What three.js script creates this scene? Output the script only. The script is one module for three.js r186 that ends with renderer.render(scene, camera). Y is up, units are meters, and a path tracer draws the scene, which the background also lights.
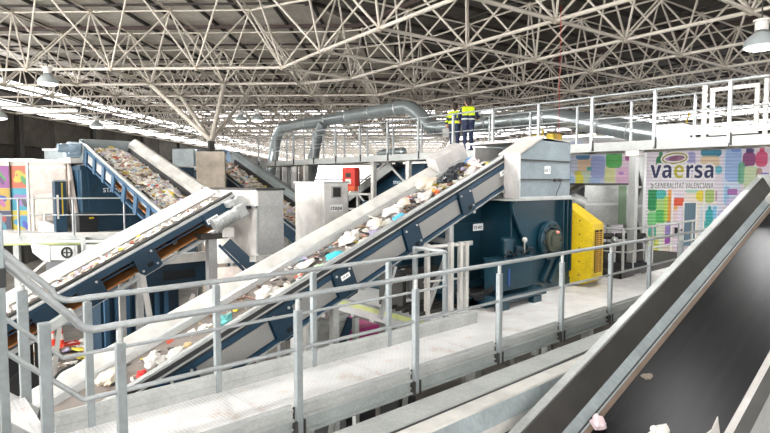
import * as THREE from 'three';
import { mergeGeometries, mergeVertices } from 'three/addons/utils/BufferGeometryUtils.js';
import { RoundedBoxGeometry } from 'three/addons/geometries/RoundedBoxGeometry.js';
import { RectAreaLightUniformsLib } from 'three/addons/lights/RectAreaLightUniformsLib.js';

// ------------------------------------------------------------------ axes
// u runs along the steel walkway (+x), v runs across it (-z), h is the height relative to the eye (5 m above the floor)
const EYE = 5, YAW = 48 * Math.PI / 180, PITCH = 3.5 * Math.PI / 180;
const W = (u, v, h) => new THREE.Vector3(u, h + EYE, -v);
const C = (r, d, h) => W(d * Math.cos(YAW) + r * Math.sin(YAW), d * Math.sin(YAW) - r * Math.cos(YAW), h);

// ------------------------------------------------------------------ camera, sky, exposure
const scene = new THREE.Scene();
const camera = new THREE.PerspectiveCamera(2 * Math.atan(216.5 / 550) * 180 / Math.PI, 770 / 433, 0.05, 400);
camera.position.copy(W(0, 0, 0));
camera.lookAt(W(Math.cos(YAW), Math.sin(YAW), -Math.tan(PITCH)));
scene.add(camera);
const renderer = new THREE.WebGLRenderer({ antialias: true });
renderer.toneMapping = THREE.LinearToneMapping;
renderer.toneMappingExposure = 1.93;
renderer.shadowMap.enabled = true;
scene.background = new THREE.Color().setRGB(1.5, 1.55, 1.6);
RectAreaLightUniformsLib.init();
const LAMP_POWER = 50;       // candela of each high-bay lamp
const WINDOW_GLOW = 2.6;      // radiance of the daylit translucent walls
const ADDED_GLOW = 7;       // the same for unseen panes added on the left wall to brighten the hall

// ------------------------------------------------------------------ random, noise, textures
let seed = 7;
const rnd = () => { seed |= 0; seed = seed + 0x6D2B79F5 | 0; let t = Math.imul(seed ^ seed >>> 15, 1 | seed); t = t + Math.imul(t ^ t >>> 7, 61 | t) ^ t; return ((t ^ t >>> 14) >>> 0) / 4294967296; };
const rr = (a, b) => a + (b - a) * rnd();
const hash = (x, y, s) => { let n = Math.imul(x, 374761393) + Math.imul(y, 668265263) + Math.imul(s, 2147483647 - 9973) | 0; n = Math.imul(n ^ n >>> 13, 1274126177); return ((n ^ n >>> 16) >>> 0) / 4294967296; };
function noise(x, y, per, s = 1) {            // tiling value noise
  const xi = Math.floor(x), yi = Math.floor(y), fx = x - xi, fy = y - yi;
  const w = (n) => ((n % per) + per) % per, sx = fx * fx * (3 - 2 * fx), sy = fy * fy * (3 - 2 * fy);
  const a = hash(w(xi), w(yi), s), b = hash(w(xi + 1), w(yi), s), c = hash(w(xi), w(yi + 1), s), d = hash(w(xi + 1), w(yi + 1), s);
  return a + (b - a) * sx + (c - a) * sy + (a - b - c + d) * sx * sy;
}
function fbm(x, y, per, s, oct = 4) { let t = 0, a = .5, n = 0; for (let i = 0; i < oct; i++) { t += a * noise(x, y, per, s + i); n += a; x *= 2; y *= 2; per *= 2; a *= .5; } return t / n; }
function tex(size, metres, fn, srgb = true) {
  const d = new Uint8Array(size * size * 4);
  for (let j = 0; j < size; j++) for (let i = 0; i < size; i++) {
    const c = fn(i / size, j / size); const k = (j * size + i) * 4;
    d[k] = Math.max(0, Math.min(255, c[0] * 255)); d[k + 1] = Math.max(0, Math.min(255, c[1] * 255)); d[k + 2] = Math.max(0, Math.min(255, c[2] * 255)); d[k + 3] = 255;
  }
  const t = new THREE.DataTexture(d, size, size); t.wrapS = t.wrapT = THREE.RepeatWrapping; t.magFilter = THREE.LinearFilter; t.minFilter = THREE.LinearMipmapLinearFilter; t.generateMipmaps = true;
  t.repeat.set(1 / metres, 1 / metres); if (srgb) t.colorSpace = THREE.SRGBColorSpace; t.needsUpdate = true; return t;
}
const g3 = (v) => [v, v, v];
const galvTex = tex(256, 1.3, (x, y) => g3(.84 + .12 * (fbm(x * 6, y * 6, 6, 3) - .5) + .06 * (noise(x * 60, y * 60, 60, 9) - .5)));
const dirtTex = tex(256, 2.2, (x, y) => { const n = fbm(x * 5, y * 5, 5, 21, 5), m = fbm(x * 18, y * 18, 18, 31, 3); const v = .93 - .28 * Math.max(0, n - .45) - .12 * m; return [v, v * .985, v * .965]; });
const paintTex = tex(256, 1.7, (x, y) => { const n = fbm(x * 4, y * 4, 4, 41, 5), s = noise(x * 60, y * 60, 60, 42); const v = .86 + .2 * (n - .5) + .08 * (s - .5); return [v, v, v]; });
const concreteTex = tex(512, 6, (x, y) => { const n = fbm(x * 5, y * 5, 5, 51, 6), m = fbm(x * 30, y * 30, 30, 61, 3); const v = .62 + .4 * (n - .5) + .14 * (m - .5); return [v, v * .98, v * .95]; });
const beltTex = tex(512, 3, (x, y) => { const n = fbm(x * 3, y * 40, 40, 71, 3), m = fbm(x * 6, y * 6, 6, 77, 5), l = noise(x * 2, y * 90, 90, 5); const v = .42 + .5 * (n - .5) + .3 * (m - .5) + (l > .84 ? .14 : 0); return [v, v, v]; });
const deckMap = tex(1024, 1.2, (x, y) => { const n = fbm(x * 5, y * 5, 5, 81, 5), m = fbm(x * 9, y * 9, 9, 85, 4); let v = .93 + .14 * (n - .5); const ca = x * 34, cb = y * 34, pi = Math.floor(ca), pj = Math.floor(cb), pf = (pi + pj) % 2 ? 1 : -1, px = ca - pi - .5, py = cb - pj - .5, pa = (px + pf * py) * .7071, pb = (px - pf * py) * .7071; if (Math.pow(pa / .42, 2) + Math.pow(pb / .16, 2) < 1) v += .1; else v -= .03; const q = Math.max(0, m - .63) * 1.1; return [v - q * .2, v - q * .4, v - q * .5]; });
const deckBump = tex(512, .2824, (x, y) => {       // raised tear shapes, turned by turns
  const n = 8, gx = x * n, gy = y * n, i = Math.floor(gx), j = Math.floor(gy), fx = gx - i - .5, fy = gy - j - .5, f = (i + j) % 2 ? 1 : -1;
  const a = (fx + f * fy) * .7071, b = (fx - f * fy) * .7071; return g3(Math.max(0, 1 - Math.pow(a / .42, 2) - Math.pow(b / .13, 2)));
}, false);
const ribBump = tex(64, .2, (x) => g3(.5 + .5 * Math.tanh(2.2 * Math.cos(x * 2 * Math.PI))), false);
const meshBump = tex(128, .05, (x, y) => { const n = 4, fx = (x * n) % 1 - .5, fy = (y * n) % 1 - .5; return g3(fx * fx + fy * fy < .08 ? 0 : 1); }, false);
const meshMap = tex(128, .05, (x, y) => { const n = 4, fx = (x * n) % 1 - .5, fy = (y * n) % 1 - .5; return g3(fx * fx + fy * fy < .06 ? .50 : .80); });

const std = (hex, o = {}) => new THREE.MeshStandardMaterial({ color: hex, roughness: .55, metalness: 0, side: THREE.DoubleSide, ...o });
const M = {
  galv: std(0xd4d5d2, { map: galvTex, metalness: .45, roughness: .42 }),
  galvDull: std(0xc9cbc6, { map: galvTex, metalness: .3, roughness: .55 }),
  beamSteel: std(0xb3b9b5, { map: galvTex, metalness: .15, roughness: .5 }),
  rail: std(0xbcc0bf, { map: galvTex, metalness: .35, roughness: .4 }),
  cabinWhite: std(0xcbc3bc, { roughness: .6, map: dirtTex }),
  post: std(0xa3aaaa, { map: galvTex, metalness: .3, roughness: .42 }),
  zinc: std(0xc4cece, { map: galvTex, metalness: .7, roughness: .28 }),
  paleSteel: std(0xe4e4e0, { map: dirtTex, metalness: .05, roughness: .5 }),
  greySteel: std(0xa9b3b3, { map: paintTex, metalness: .15, roughness: .5 }),
  darkSteel: std(0x474643, { map: dirtTex, metalness: .3, roughness: .55 }),
  chuteSteel: std(0xd2d1cc, { map: paintTex, metalness: .25, roughness: .45 }),
  stainless: std(0xb5b6b2, { map: paintTex, metalness: .7, roughness: .33 }),
  truss: std(0xe9e2d7, { roughness: .45, metalness: 0, map: dirtTex }),
  trussFar: std(0xcfc5b6, { roughness: .6 }),
  node: std(0xb5aa9a, { roughness: .6, metalness: .2 }),
  purlin: std(0x4b3b38, { roughness: .7 }),
  purlinDark: std(0x38332f, { roughness: .8 }),
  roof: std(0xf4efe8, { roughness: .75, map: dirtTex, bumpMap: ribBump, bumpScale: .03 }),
  roofShaded: std(0x7d7873, { roughness: .8, map: dirtTex, bumpMap: ribBump, bumpScale: .03 }),  // same sheet as the left roof, with shade put into the colour
  blue: std(0x173f57, { roughness: .42, map: paintTex }),
  blueDark: std(0x103448, { roughness: .4, map: paintTex }),
  machineBlue: std(0x123c4b, { roughness: .36, map: paintTex }),
  containerBlue: std(0x174259, { roughness: .5, map: paintTex }),
  ribBlue: std(0x375f7e, { roughness: .5, map: paintTex }),
  paleBlue: std(0xa9c0cf, { roughness: .5, map: paintTex }),
  hopper: std(0x919ea3, { roughness: .5, map: paintTex }),
  hopperLight: std(0xdedcdb, { roughness: .5, map: dirtTex }),
  hopperTop: std(0xe3d9d3, { roughness: .5, map: dirtTex }),
  yellow: std(0xf2cf1d, { roughness: .45, map: paintTex }),
  rubber: std(0x2a2a2a, { roughness: .6 }),
  rubberBrown: std(0x8a786a, { roughness: .8, map: dirtTex }),
  beltGrey: std(0x8a827b, { roughness: .85, map: dirtTex }),
  beltBlack: new THREE.MeshPhysicalMaterial({ color: 0x2c2c2e, roughness: .36, specularIntensity: .2, map: beltTex, bumpMap: beltTex, bumpScale: .002, side: THREE.DoubleSide }),
  perforated: std(0xc9c7c2, { roughness: .5, metalness: .3, map: meshMap, bumpMap: meshBump, bumpScale: .004 }),
  orange: std(0xc98445, { roughness: .6, map: dirtTex }),
  white: std(0xf7f6f3, { roughness: .5, map: dirtTex }),
  pinkWhite: std(0xdfd3cc, { roughness: .6, map: dirtTex }),
  red: std(0xc8372a, { roughness: .5 }),
  coneOrange: std(0xe8452b, { roughness: .5 }),
  magenta: std(0xc23a86, { roughness: .5, map: paintTex }),
  maroon: std(0x6d2437, { roughness: .5, map: paintTex }),
  concrete: std(0xaaa69f, { map: concreteTex, roughness: .9 }),
  concreteBeige: std(0xeee3d2, { map: dirtTex, roughness: .9 }),
  wallDark: std(0x6a6661, { map: concreteTex, roughness: .85, bumpMap: ribBump, bumpScale: .02 }),
  wallMid: std(0x8e8a83, { map: concreteTex, roughness: .85 }),
  deck: std(0xf6f4f0, { map: deckMap, bumpMap: deckBump, bumpScale: .007, roughness: .5, metalness: .15 }),
  deckEdge: std(0xc9d68a, { roughness: .6, map: dirtTex }),
  black: std(0x161718, { roughness: .6 }),
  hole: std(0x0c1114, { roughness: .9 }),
  dirt: std(0x5a5048, { roughness: 1, map: concreteTex }),
  glow: new THREE.MeshStandardMaterial({ color: 0xffffff, emissive: new THREE.Color(1, 1, 1.02), emissiveIntensity: WINDOW_GLOW, roughness: .8, side: THREE.DoubleSide }),
  glowAdded: new THREE.MeshStandardMaterial({ color: 0xffffff, emissive: new THREE.Color(1, 1, 1), emissiveIntensity: ADDED_GLOW, roughness: .8, side: THREE.DoubleSide }),
  bulb: new THREE.MeshStandardMaterial({ color: 0xffffff, emissive: new THREE.Color(1, 1, 1), emissiveIntensity: 4, roughness: .5 }),
  tubeGlow: new THREE.MeshStandardMaterial({ color: 0xffffff, emissive: new THREE.Color(1, .98, .94), emissiveIntensity: 1.6, roughness: .5 }),
  bell: std(0xb9c0c0, { roughness: .3, metalness: .3 }),
};

// ------------------------------------------------------------------ geometry helpers
const used = new Map();
const numbered = (n) => { const k = used.get(n) || 0; used.set(n, k + 1); return k ? n + '_' + String(k).padStart(3, '0') : n; };
function metreUV(g) {            // box-mapped uv in metres
  if (g.index) g = g.toNonIndexed();
  const p = g.attributes.position, n = p.count, uv = new Float32Array(n * 2), a = new THREE.Vector3(), b = new THREE.Vector3(), c = new THREE.Vector3(), e = new THREE.Vector3();
  for (let i = 0; i < n; i += 3) {
    a.fromBufferAttribute(p, i); b.fromBufferAttribute(p, i + 1); c.fromBufferAttribute(p, i + 2);
    e.copy(b).sub(a).cross(c.clone().sub(a)); const x = Math.abs(e.x), y = Math.abs(e.y), z = Math.abs(e.z);
    [a, b, c].forEach((q, k) => { const s = x > y && x > z ? [q.z, q.y] : y > z ? [q.x, q.z] : [q.x, q.y]; uv[(i + k) * 2] = s[0]; uv[(i + k) * 2 + 1] = s[1]; });
  }
  g.setAttribute('uv', new THREE.BufferAttribute(uv, 2)); return g;
}
const clean = (g) => { if (!g.attributes.normal) g.computeVertexNormals(); for (const k of Object.keys(g.attributes)) if (!['position', 'normal', 'uv', 'color'].includes(k)) g.deleteAttribute(k); return g; };
const box = (x0, x1, y0, y1, z0, z1, r = 0) => {
  const sx = Math.abs(x1 - x0), sy = Math.abs(y1 - y0), sz = Math.abs(z1 - z0);
  const g = r > 0 && Math.min(sx, sy, sz) > 2.2 * r ? new RoundedBoxGeometry(sx, sy, sz, 1, r) : new THREE.BoxGeometry(sx, sy, sz);
  return g.translate((x0 + x1) / 2, (y0 + y1) / 2, (z0 + z1) / 2);
};
const ub = (u0, u1, v0, v1, h0, h1, r = 0) => box(u0, u1, h0 + EYE, h1 + EYE, -v1, -v0, r);     // a box in u, v, h
const UP = new THREE.Vector3(0, 1, 0);
function rod(a, b, r, n = 8, r2 = r) {
  const d = b.clone().sub(a), L = d.length(); const g = new THREE.CylinderGeometry(r2, r, L, n);
  g.applyQuaternion(new THREE.Quaternion().setFromUnitVectors(UP, d.normalize())); return g.translate((a.x + b.x) / 2, (a.y + b.y) / 2, (a.z + b.z) / 2);
}
function bar(a, b, w, t) {       // rectangular bar between two points
  const d = b.clone().sub(a), L = d.length(); const g = new THREE.BoxGeometry(w, L, t);
  const y = d.normalize(), z = Math.abs(y.y) > .95 ? new THREE.Vector3(0, 0, 1) : UP.clone(); const x = new THREE.Vector3().crossVectors(y, z).normalize(); z.crossVectors(x, y);
  g.applyMatrix4(new THREE.Matrix4().makeBasis(x, y, z)); return g.translate((a.x + b.x) / 2, (a.y + b.y) / 2, (a.z + b.z) / 2);
}
function pipe(pts, r, n = 12, seg = 8, tension = .5) { return new THREE.TubeGeometry(new THREE.CatmullRomCurve3(pts, false, 'catmullrom', tension), seg * (pts.length - 1), r, n); }
function prism(profile, x0, x1) {  // closed profile of [z, y] swept along x
  const c = profile.map(([z, y]) => new THREE.Vector2(z, y)); const pos = []; const n = c.length;
  for (let i = 0; i < n; i++) { const a = c[i], b = c[(i + 1) % n]; pos.push(x0, a.y, a.x, x1, a.y, a.x, x1, b.y, b.x, x0, a.y, a.x, x1, b.y, b.x, x0, b.y, b.x); }
  for (const t of THREE.ShapeUtils.triangulateShape(c, [])) for (const x of [x0, x1]) for (const k of x === x0 ? t : [t[2], t[1], t[0]]) pos.push(x, c[k].y, c[k].x);
  const g = new THREE.BufferGeometry(); g.setAttribute('position', new THREE.Float32BufferAttribute(pos, 3)); g.computeVertexNormals(); return g;
}
function solid(profile, depth, map) {   // closed polygon [a, b] given thickness, points mapped by map(a, b, t) for t = 0..depth
  const c = profile.map(([a, b]) => new THREE.Vector2(a, b)), pos = [], n = c.length, put = (v) => pos.push(v.x, v.y, v.z);
  for (let i = 0; i < n; i++) { const a = c[i], b = c[(i + 1) % n], A = map(a.x, a.y, 0), B = map(b.x, b.y, 0), A2 = map(a.x, a.y, depth), B2 = map(b.x, b.y, depth);[A, A2, B2, A, B2, B].forEach(put); }
  for (const t of THREE.ShapeUtils.triangulateShape(c, [])) { t.forEach((k) => put(map(c[k].x, c[k].y, 0)));[t[2], t[1], t[0]].forEach((k) => put(map(c[k].x, c[k].y, depth))); }
  const g = new THREE.BufferGeometry(); g.setAttribute('position', new THREE.Float32BufferAttribute(pos, 3)); g.computeVertexNormals(); return g;
}
function join(gs) { gs = [].concat(gs).map((g) => metreUV(clean(g))); return gs.length > 1 ? mergeGeometries(gs) : gs[0]; }
const label = (o, text, category, group, kind) => { o.userData.label = text; if (category) o.userData.category = category; if (group) o.userData.group = group; if (kind) o.userData.kind = kind; return o; };
function base(name, p, text, category, group, kind) { const o = new THREE.Group(); o.name = numbered(name); o.position.copy(p); scene.add(o); return label(o, text, category, group, kind); }
const origin = (o) => { o.updateWorldMatrix(true, false); return o.matrixWorld.clone().invert(); };
function raw(name, g, m, parent, text) { const o = new THREE.Mesh(g, m); o.name = name; o.castShadow = o.receiveShadow = true; (parent || scene).add(o); if (text) o.userData.label = text; return o; }
function part(name, gs, m, parent, text) { const g = join(gs); if (parent) g.applyMatrix4(origin(parent)); return raw(name, g, m, parent, text); }      // world geometry becomes a part
const local = (name, gs, m, parent, text) => raw(name, join(gs), m, parent, text);                 // geometry already in the parent's frame
function lone(name, gs, m, p, text, category, group, kind) { const g = join(gs); g.translate(-p.x, -p.y, -p.z); const o = raw(numbered(name), g, m, scene); o.position.copy(p); return label(o, text, category, group, kind); }
function sign(w, h, px, draw) {  // flat print
  const c = document.createElement('canvas'); c.width = Math.round(w * px); c.height = Math.round(h * px); const x = c.getContext('2d'); draw(x, c.width, c.height);
  const t = new THREE.CanvasTexture(c); t.colorSpace = THREE.SRGBColorSpace; return std(0xffffff, { map: t, roughness: .55 });
}
const plateText = (text, w, h, bg = '#f2f2ee', fg = '#15202a', size = .62, font = 'bold') => sign(w, h, Math.min(400, 256 / h), (x, W_, H_) => { x.fillStyle = bg; x.fillRect(0, 0, W_, H_); x.fillStyle = fg; x.font = font + ' ' + Math.round(H_ * size) + 'px sans-serif'; x.textAlign = 'center'; x.textBaseline = 'middle'; x.fillText(text, W_ / 2, H_ * .54); });
function plaque(name, w, h, m, parent, pos, rotY, text) { const o = new THREE.Mesh(new THREE.PlaneGeometry(w, h), m); o.name = name; o.position.copy(pos).applyMatrix4(origin(parent)); o.rotation.y = rotY; parent.add(o); if (text) o.userData.label = text; return o; }
const FACE_NEAR = 0, FACE_LEFT = -Math.PI / 2;      // plaques that face -v (towards the walkway) and -u

// ------------------------------------------------------------------ hall shell
const FLOOR = -EYE, ROOF = 7.15, HB = 4.2, HT = 6.77;
const hall = [[-24.4, -14], [-19.5, 125], [12, 125], [8, 66], [47, 14], [62, -14]];
lone('floor', [(() => { const s = new THREE.Shape(hall.map(([r, d]) => { const p = C(r, d, 0); return new THREE.Vector2(p.x, p.z); })); const g = new THREE.ExtrudeGeometry(s, { depth: .3, bevelEnabled: false }); return g.rotateX(Math.PI / 2); })()], M.concrete, new THREE.Vector3(), 'grey dusty concrete floor of the sorting hall', null, null, 'structure');
// frame of one straight wall: along t from a to b, inward normal
function wallRun(name, a, b, text, build) {
  const A = C(a[0], a[1], 0), B = C(b[0], b[1], 0), L = A.distanceTo(B), o = new THREE.Group(); o.name = name; o.position.set(A.x, 0, A.z);
  o.rotation.y = Math.atan2(-(B.z - A.z), B.x - A.x); scene.add(o); label(o, text, null, null, 'structure'); build(o, L); return o;
}
const glowPanels = [];
function daylight(o, x0, x1, h0, h1, step, side, m = M.glow) {   // translucent panes with a lamp of the same size in front
  const n = Math.max(1, Math.round((x1 - x0) / step)), w = (x1 - x0) / n, g = metreUV(box(0, w - .12, h0 + EYE, h1 + EYE, -.04, .04));
  for (let i = 0; i < n; i++) raw('window_pane', g, m, o).position.set(x0 + i * w + .06, 0, side * .12);
  local('window_frame', [box(x0 - .1, x1 + .1, h0 + EYE - .16, h0 + EYE, side * .02, side * .2), box(x0 - .1, x1 + .1, h1 + EYE, h1 + EYE + .16, side * .02, side * .2)], M.darkSteel, o);
  glowPanels.push([o, (x0 + x1) / 2, (h0 + h1) / 2 + EYE, x1 - x0, h1 - h0, side, m]);
}
function panels(o, L, h0, h1, w, m, name = 'wall_panel') {
  const n = Math.round(L / w), g = metreUV(box(0, L / n - .05, h0 + EYE, h1 + EYE, -.12, .12));
  for (let i = 0; i < n; i++) raw(name, g, m, o).position.set(i * L / n, 0, (i % 3) * .03);
}
wallRun('wall_left', hall[0], hall[1], 'long dark panelled wall under two bright glazed strips', (o, L) => {
  local('backing', [box(0, L, 0, ROOF + EYE, -.4, -.2)], M.wallDark, o);
  panels(o, L, FLOOR, 2.2, 4, M.wallDark); panels(o, L, 2.3, 4.25, 4, M.wallMid);
  for (const [a, b] of [[-2.6, .6], [.9, 3.9]]) daylight(o, 1, 27, a, b, 6, 1, M.glowAdded);  // unseen glowing panes, added to light the left-facing sides
  for (const [a, b] of [[4.4, 4.95], [5.55, 6.15]]) { daylight(o, .5, 32, a, b, 4, 1, M.glowAdded); daylight(o, 32.2, L - .5, a, b, 4, 1); }  // near stretch of the strips glows stronger, added to light the roof
  for (let i = 1; i < L / 8; i++) local('wall_column', [box(i * 8 - .18, i * 8 + .18, 0, 4.2 + EYE, .12, .45)], M.darkSteel, o);
});
wallRun('wall_back', hall[1], hall[2], 'bright translucent end wall of the hall with grey frames', (o, L) => {
  local('backing', [box(0, L, 0, ROOF + EYE, -.4, -.2)], M.wallMid, o);
  daylight(o, 1, L - 1, -2.6, .6, 5, 1); daylight(o, 1, L - 1, .9, 3.9, 5, 1); daylight(o, 1, L - 1, 4.4, 6.4, 5, 1);
});
wallRun('wall_return', hall[2], hall[3], 'grey return wall at the far end of the hall', (o, L) => { local('backing', [box(0, L, 0, ROOF + EYE, -.4, -.2)], M.wallMid, o); daylight(o, 1, L - 1, 4.4, 5.2, 6, 1); });
wallRun('wall_right', hall[3], hall[4], 'far grey wall with bright glazed strips behind the ducts', (o, L) => {
  local('backing', [box(0, L, 0, ROOF + EYE, -.4, -.2)], M.wallMid, o);
  panels(o, L, FLOOR, .5, 4, M.wallMid); panels(o, L * .76, .6, 3.6, 4, M.wallMid); daylight(o, L * .78, L - 1, .8, 3.4, 5, 1); daylight(o, 1, L - 1, 3.8, 4.6, 5, 1); daylight(o, 1, L - 1, 5.0, 5.7, 5, 1);
});
wallRun('wall_side', hall[4], hall[5], 'side wall of the hall beyond the black belt conveyor', (o, L) => { local('backing', [box(0, L, 0, ROOF + EYE, -.4, -.2)], M.wallMid, o); daylight(o, 1, L - 1, .8, 3.4, 5, 1); daylight(o, 1, L - 1, 4.4, 5.7, 5, 1); });
wallRun('wall_front', hall[5], hall[0], 'front wall of the hall behind the viewpoint', (o, L) => { local('backing', [box(0, L, 0, ROOF + EYE, -.4, -.2)], M.wallMid, o); for (const [a, b] of [[.9, 3.9], [4.4, 6.4]]) daylight(o, 1, L - 1, a, b, 6, 1); });  // unseen glazing, added to light the hall from behind the viewpoint
for (const [o, x, y, w, h, side, m] of glowPanels) {
  o.updateWorldMatrix(true, false); const l = new THREE.RectAreaLight(0xffffff, m.emissiveIntensity * .9, w, h); l.name = 'window_light';
  const p = new THREE.Vector3(x, y, side * .35).applyMatrix4(o.matrixWorld), q = new THREE.Vector3(x, y, side * 5).applyMatrix4(o.matrixWorld); l.position.copy(p); l.lookAt(q); scene.add(l);
}

// ------------------------------------------------------------------ roof: sheets, purlins, mitred double-layer space frame
const SL = 3.1851, B2 = .0333, SR = 3.2745, BR = .9437;
const Lp = (i, j) => [-13.307 + SL * (i * Math.cos(B2) + j * Math.sin(B2)), 20.711 + SL * (-i * Math.sin(B2) + j * Math.cos(B2))];
const Rp = (i, k) => [-.150 + SR * (i * Math.sin(BR) - k * Math.cos(BR)), 15.258 + SR * (i * Math.cos(BR) + k * Math.sin(BR))];
const inHall = ([r, d], m = 0) => { let s = false; for (let i = 0, j = hall.length - 1; i < hall.length; j = i++) { const [xi, yi] = hall[i], [xj, yj] = hall[j]; if ((yi > d) !== (yj > d) && r < (xj - xi) * (d - yi) / (yj - yi) + xi) s = !s; } return s; };
const ceiling = base('ceiling', new THREE.Vector3(), 'grey corrugated roof sheets on dark purlins', null, null, 'structure');
{
  const nodes = new Map(), members = [], key = (s, i, j) => s + i + ',' + j;
  const bottom = [], top = [];
  for (let j = -11; j < 35; j++) for (let i = -4; i < 20; i++) {
    if (i > 3 + .5 * j + 1e-6) continue; const p = Lp(i, j);
    if (j >= 0 && inHall(p)) nodes.set(key('b', 'L' + i, j), C(p[0], p[1], HB));
  }
  for (let i = -11; i < 15; i++) for (let k = -16; k < 12; k++) {
    if (k > 2 + .5 * i + 1e-6) continue; const p = Rp(i, k), sh = Math.abs(k - 2 - .5 * i) < 1e-6; if (i < 0 || !inHall(p)) continue;
    if (sh && nodes.has(key('b', 'L' + (k + 1), i))) { nodes.set(key('b', 'R' + i, k), nodes.get(key('b', 'L' + (k + 1), i))); continue; }
    nodes.set(key('b', 'R' + i, k), C(p[0], p[1], HB));
  }
  for (let j = -11; j < 35; j++) for (let i = -4; i < 20; i++) { if (i + .5 > 3 + .5 * (j + .5) - .2) continue; const p = Lp(i + .5, j + .5); if (j >= -1 && inHall(p)) nodes.set(key('t', 'L' + i, j), C(p[0], p[1], HT)); }
  for (let i = -11; i < 15; i++) for (let k = -16; k < 12; k++) { if (k + .5 > 2 + .5 * (i + .5) - .2) continue; const p = Rp(i + .5, k + .5); if (i >= -1 && inHall(p)) nodes.set(key('t', 'R' + i, k), C(p[0], p[1], HT)); }
  const link = (a, b, r) => { const A = nodes.get(a), B = nodes.get(b); if (A && B && A !== B) members.push([A, B, r]); };
  for (const s of ['L', 'R']) for (let i = -16; i < 22; i++) for (let j = -18; j < 36; j++) {
    const b = key('b', s + i, j), t = key('t', s + i, j);
    link(b, key('b', s + (i + 1), j), .054); link(b, key('b', s + i, j + 1), .054);
    link(t, key('t', s + (i + 1), j), .036); link(t, key('t', s + i, j + 1), .036);
    for (const [x, y] of [[0, 0], [1, 0], [0, 1], [1, 1]]) link(t, key('b', s + (i + x), j + y), .036);
  }
  for (let j = -11; j < 15; j++) { if (j % 2) link(key('b', 'L' + (3 + (j - 1) / 2), j), key('b', 'R' + j, 2 + (j - 1) / 2), .062); link(key('t', 'L' + Math.floor(3 + .5 * (j + .5) - .71), j), key('t', 'R' + j, Math.floor(2 + .5 * (j + .5) - .71)), .05); }
  const frame = base('ceiling_frame', new THREE.Vector3(), 'pale tubular steel space frame carrying the hall roof', null, null, 'structure');
  const cam = camera.position, fwd = new THREE.Vector3(); camera.getWorldDirection(fwd);
  const score = (a, b) => { const m = a.clone().add(b).multiplyScalar(.5).sub(cam); const d = m.dot(fwd); if (d < 2) return 1e-6; const s = Math.sqrt(m.lengthSq() - d * d) / d; return (s < .85 ? 1 : .05) * a.distanceTo(b) / d; };
  members.sort((p, q) => score(q[0], q[1]) - score(p[0], p[1]));
  const unit = metreUV(new THREE.CylinderGeometry(1, 1, 1, 10, 1, true)), q = new THREE.Quaternion(), rest = [], restThin = [];
  members.forEach(([A, B, r], n) => {
    if (n < 300) { const o = raw('tube', unit, M.truss, frame); o.position.copy(A).add(B).multiplyScalar(.5); o.scale.set(r, A.distanceTo(B), r); o.quaternion.setFromUnitVectors(UP, B.clone().sub(A).normalize()); }
    else rest.push(rod(A, B, r, 5));
  });
  const all = local('tube_lattice', rest, M.truss, frame); all.userData.kind = 'stuff';
  const ball = [...new Set(nodes.values())].sort((a, b) => score(b, b.clone().setY(b.y + .2)) - score(a, a.clone().setY(a.y + .2)));
  const bg = metreUV(new THREE.SphereGeometry(.105, 10, 8)), restNodes = [];
  ball.forEach((p, n) => { if (n < 120) raw('node_ball', bg, M.node, frame).position.copy(p); else restNodes.push(new THREE.IcosahedronGeometry(.1, 0).translate(p.x, p.y, p.z)); });
  local('node_balls', restNodes, M.node, frame).userData.kind = 'stuff';
  // four-legged column heads under the left bays
  // roof skin in strips, one per grid row
  const strip = (P, i0, i1, j0, j1, h) => { const a = P(i0, j0), b = P(i1, j0), c = P(i1, j1), d = P(i0, j1); return [a, b, c, d].map(([r, dd]) => C(r, dd, h)); };
  const quad = (pts, th, uv) => { const pos = [], t = []; const [a, b, c, d] = pts; for (const [y, o] of [[0, [a, b, c, a, c, d]], [th, [a, c, b, a, d, c]]]) for (const p of o) pos.push(p.x, p.y + y, p.z); const g = new THREE.BufferGeometry(); g.setAttribute('position', new THREE.Float32BufferAttribute(pos, 3)); g.computeVertexNormals(); const m = new Map([[a, 0], [b, 1], [c, 2], [d, 3]]); const tx = []; for (const o of [[a, b, c, a, c, d], [a, c, b, a, d, c]]) for (const p of o) tx.push(...uv[m.get(p)]); g.setAttribute('uv', new THREE.Float32BufferAttribute(tx, 2)); return g; };
  const seamI = (j) => 4 + .5 * j - 1;    // left grid ends at the mitre
  for (let j = -11; j < 34; j++) {
    const e0 = 3 + .5 * j, e1 = 3 + .5 * (j + 1), i0 = -4.2, pts = [Lp(i0, j), Lp(e0, j), Lp(e1, j + 1), Lp(i0, j + 1)].map(([r, d]) => C(r, d, HT + .42));
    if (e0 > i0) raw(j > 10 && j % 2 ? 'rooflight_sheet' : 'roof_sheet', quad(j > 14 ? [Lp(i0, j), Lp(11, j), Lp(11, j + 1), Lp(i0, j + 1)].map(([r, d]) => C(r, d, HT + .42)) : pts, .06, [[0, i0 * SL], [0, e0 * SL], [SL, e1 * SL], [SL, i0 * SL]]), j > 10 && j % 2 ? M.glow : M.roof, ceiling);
    if (j > 14) continue;
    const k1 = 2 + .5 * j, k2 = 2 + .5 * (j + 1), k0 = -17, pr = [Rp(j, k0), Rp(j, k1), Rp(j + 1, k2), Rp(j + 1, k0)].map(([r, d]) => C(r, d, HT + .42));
    raw('roof_sheet', quad(pr, .06, [[0, k0 * SR], [0, k1 * SR], [SR, k2 * SR], [SR, k0 * SR]]), M.roofShaded, ceiling);
  }
  // purlins: one line over every top row, smaller ones across
  const clip = (f, a, b) => { let s = null, e = null; for (let t = a; t <= b; t += .25) if (inHall(f(t))) { s ??= t; e = t; } return s === null ? null : [C(...f(s), 0), C(...f(e), 0)]; };
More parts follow.
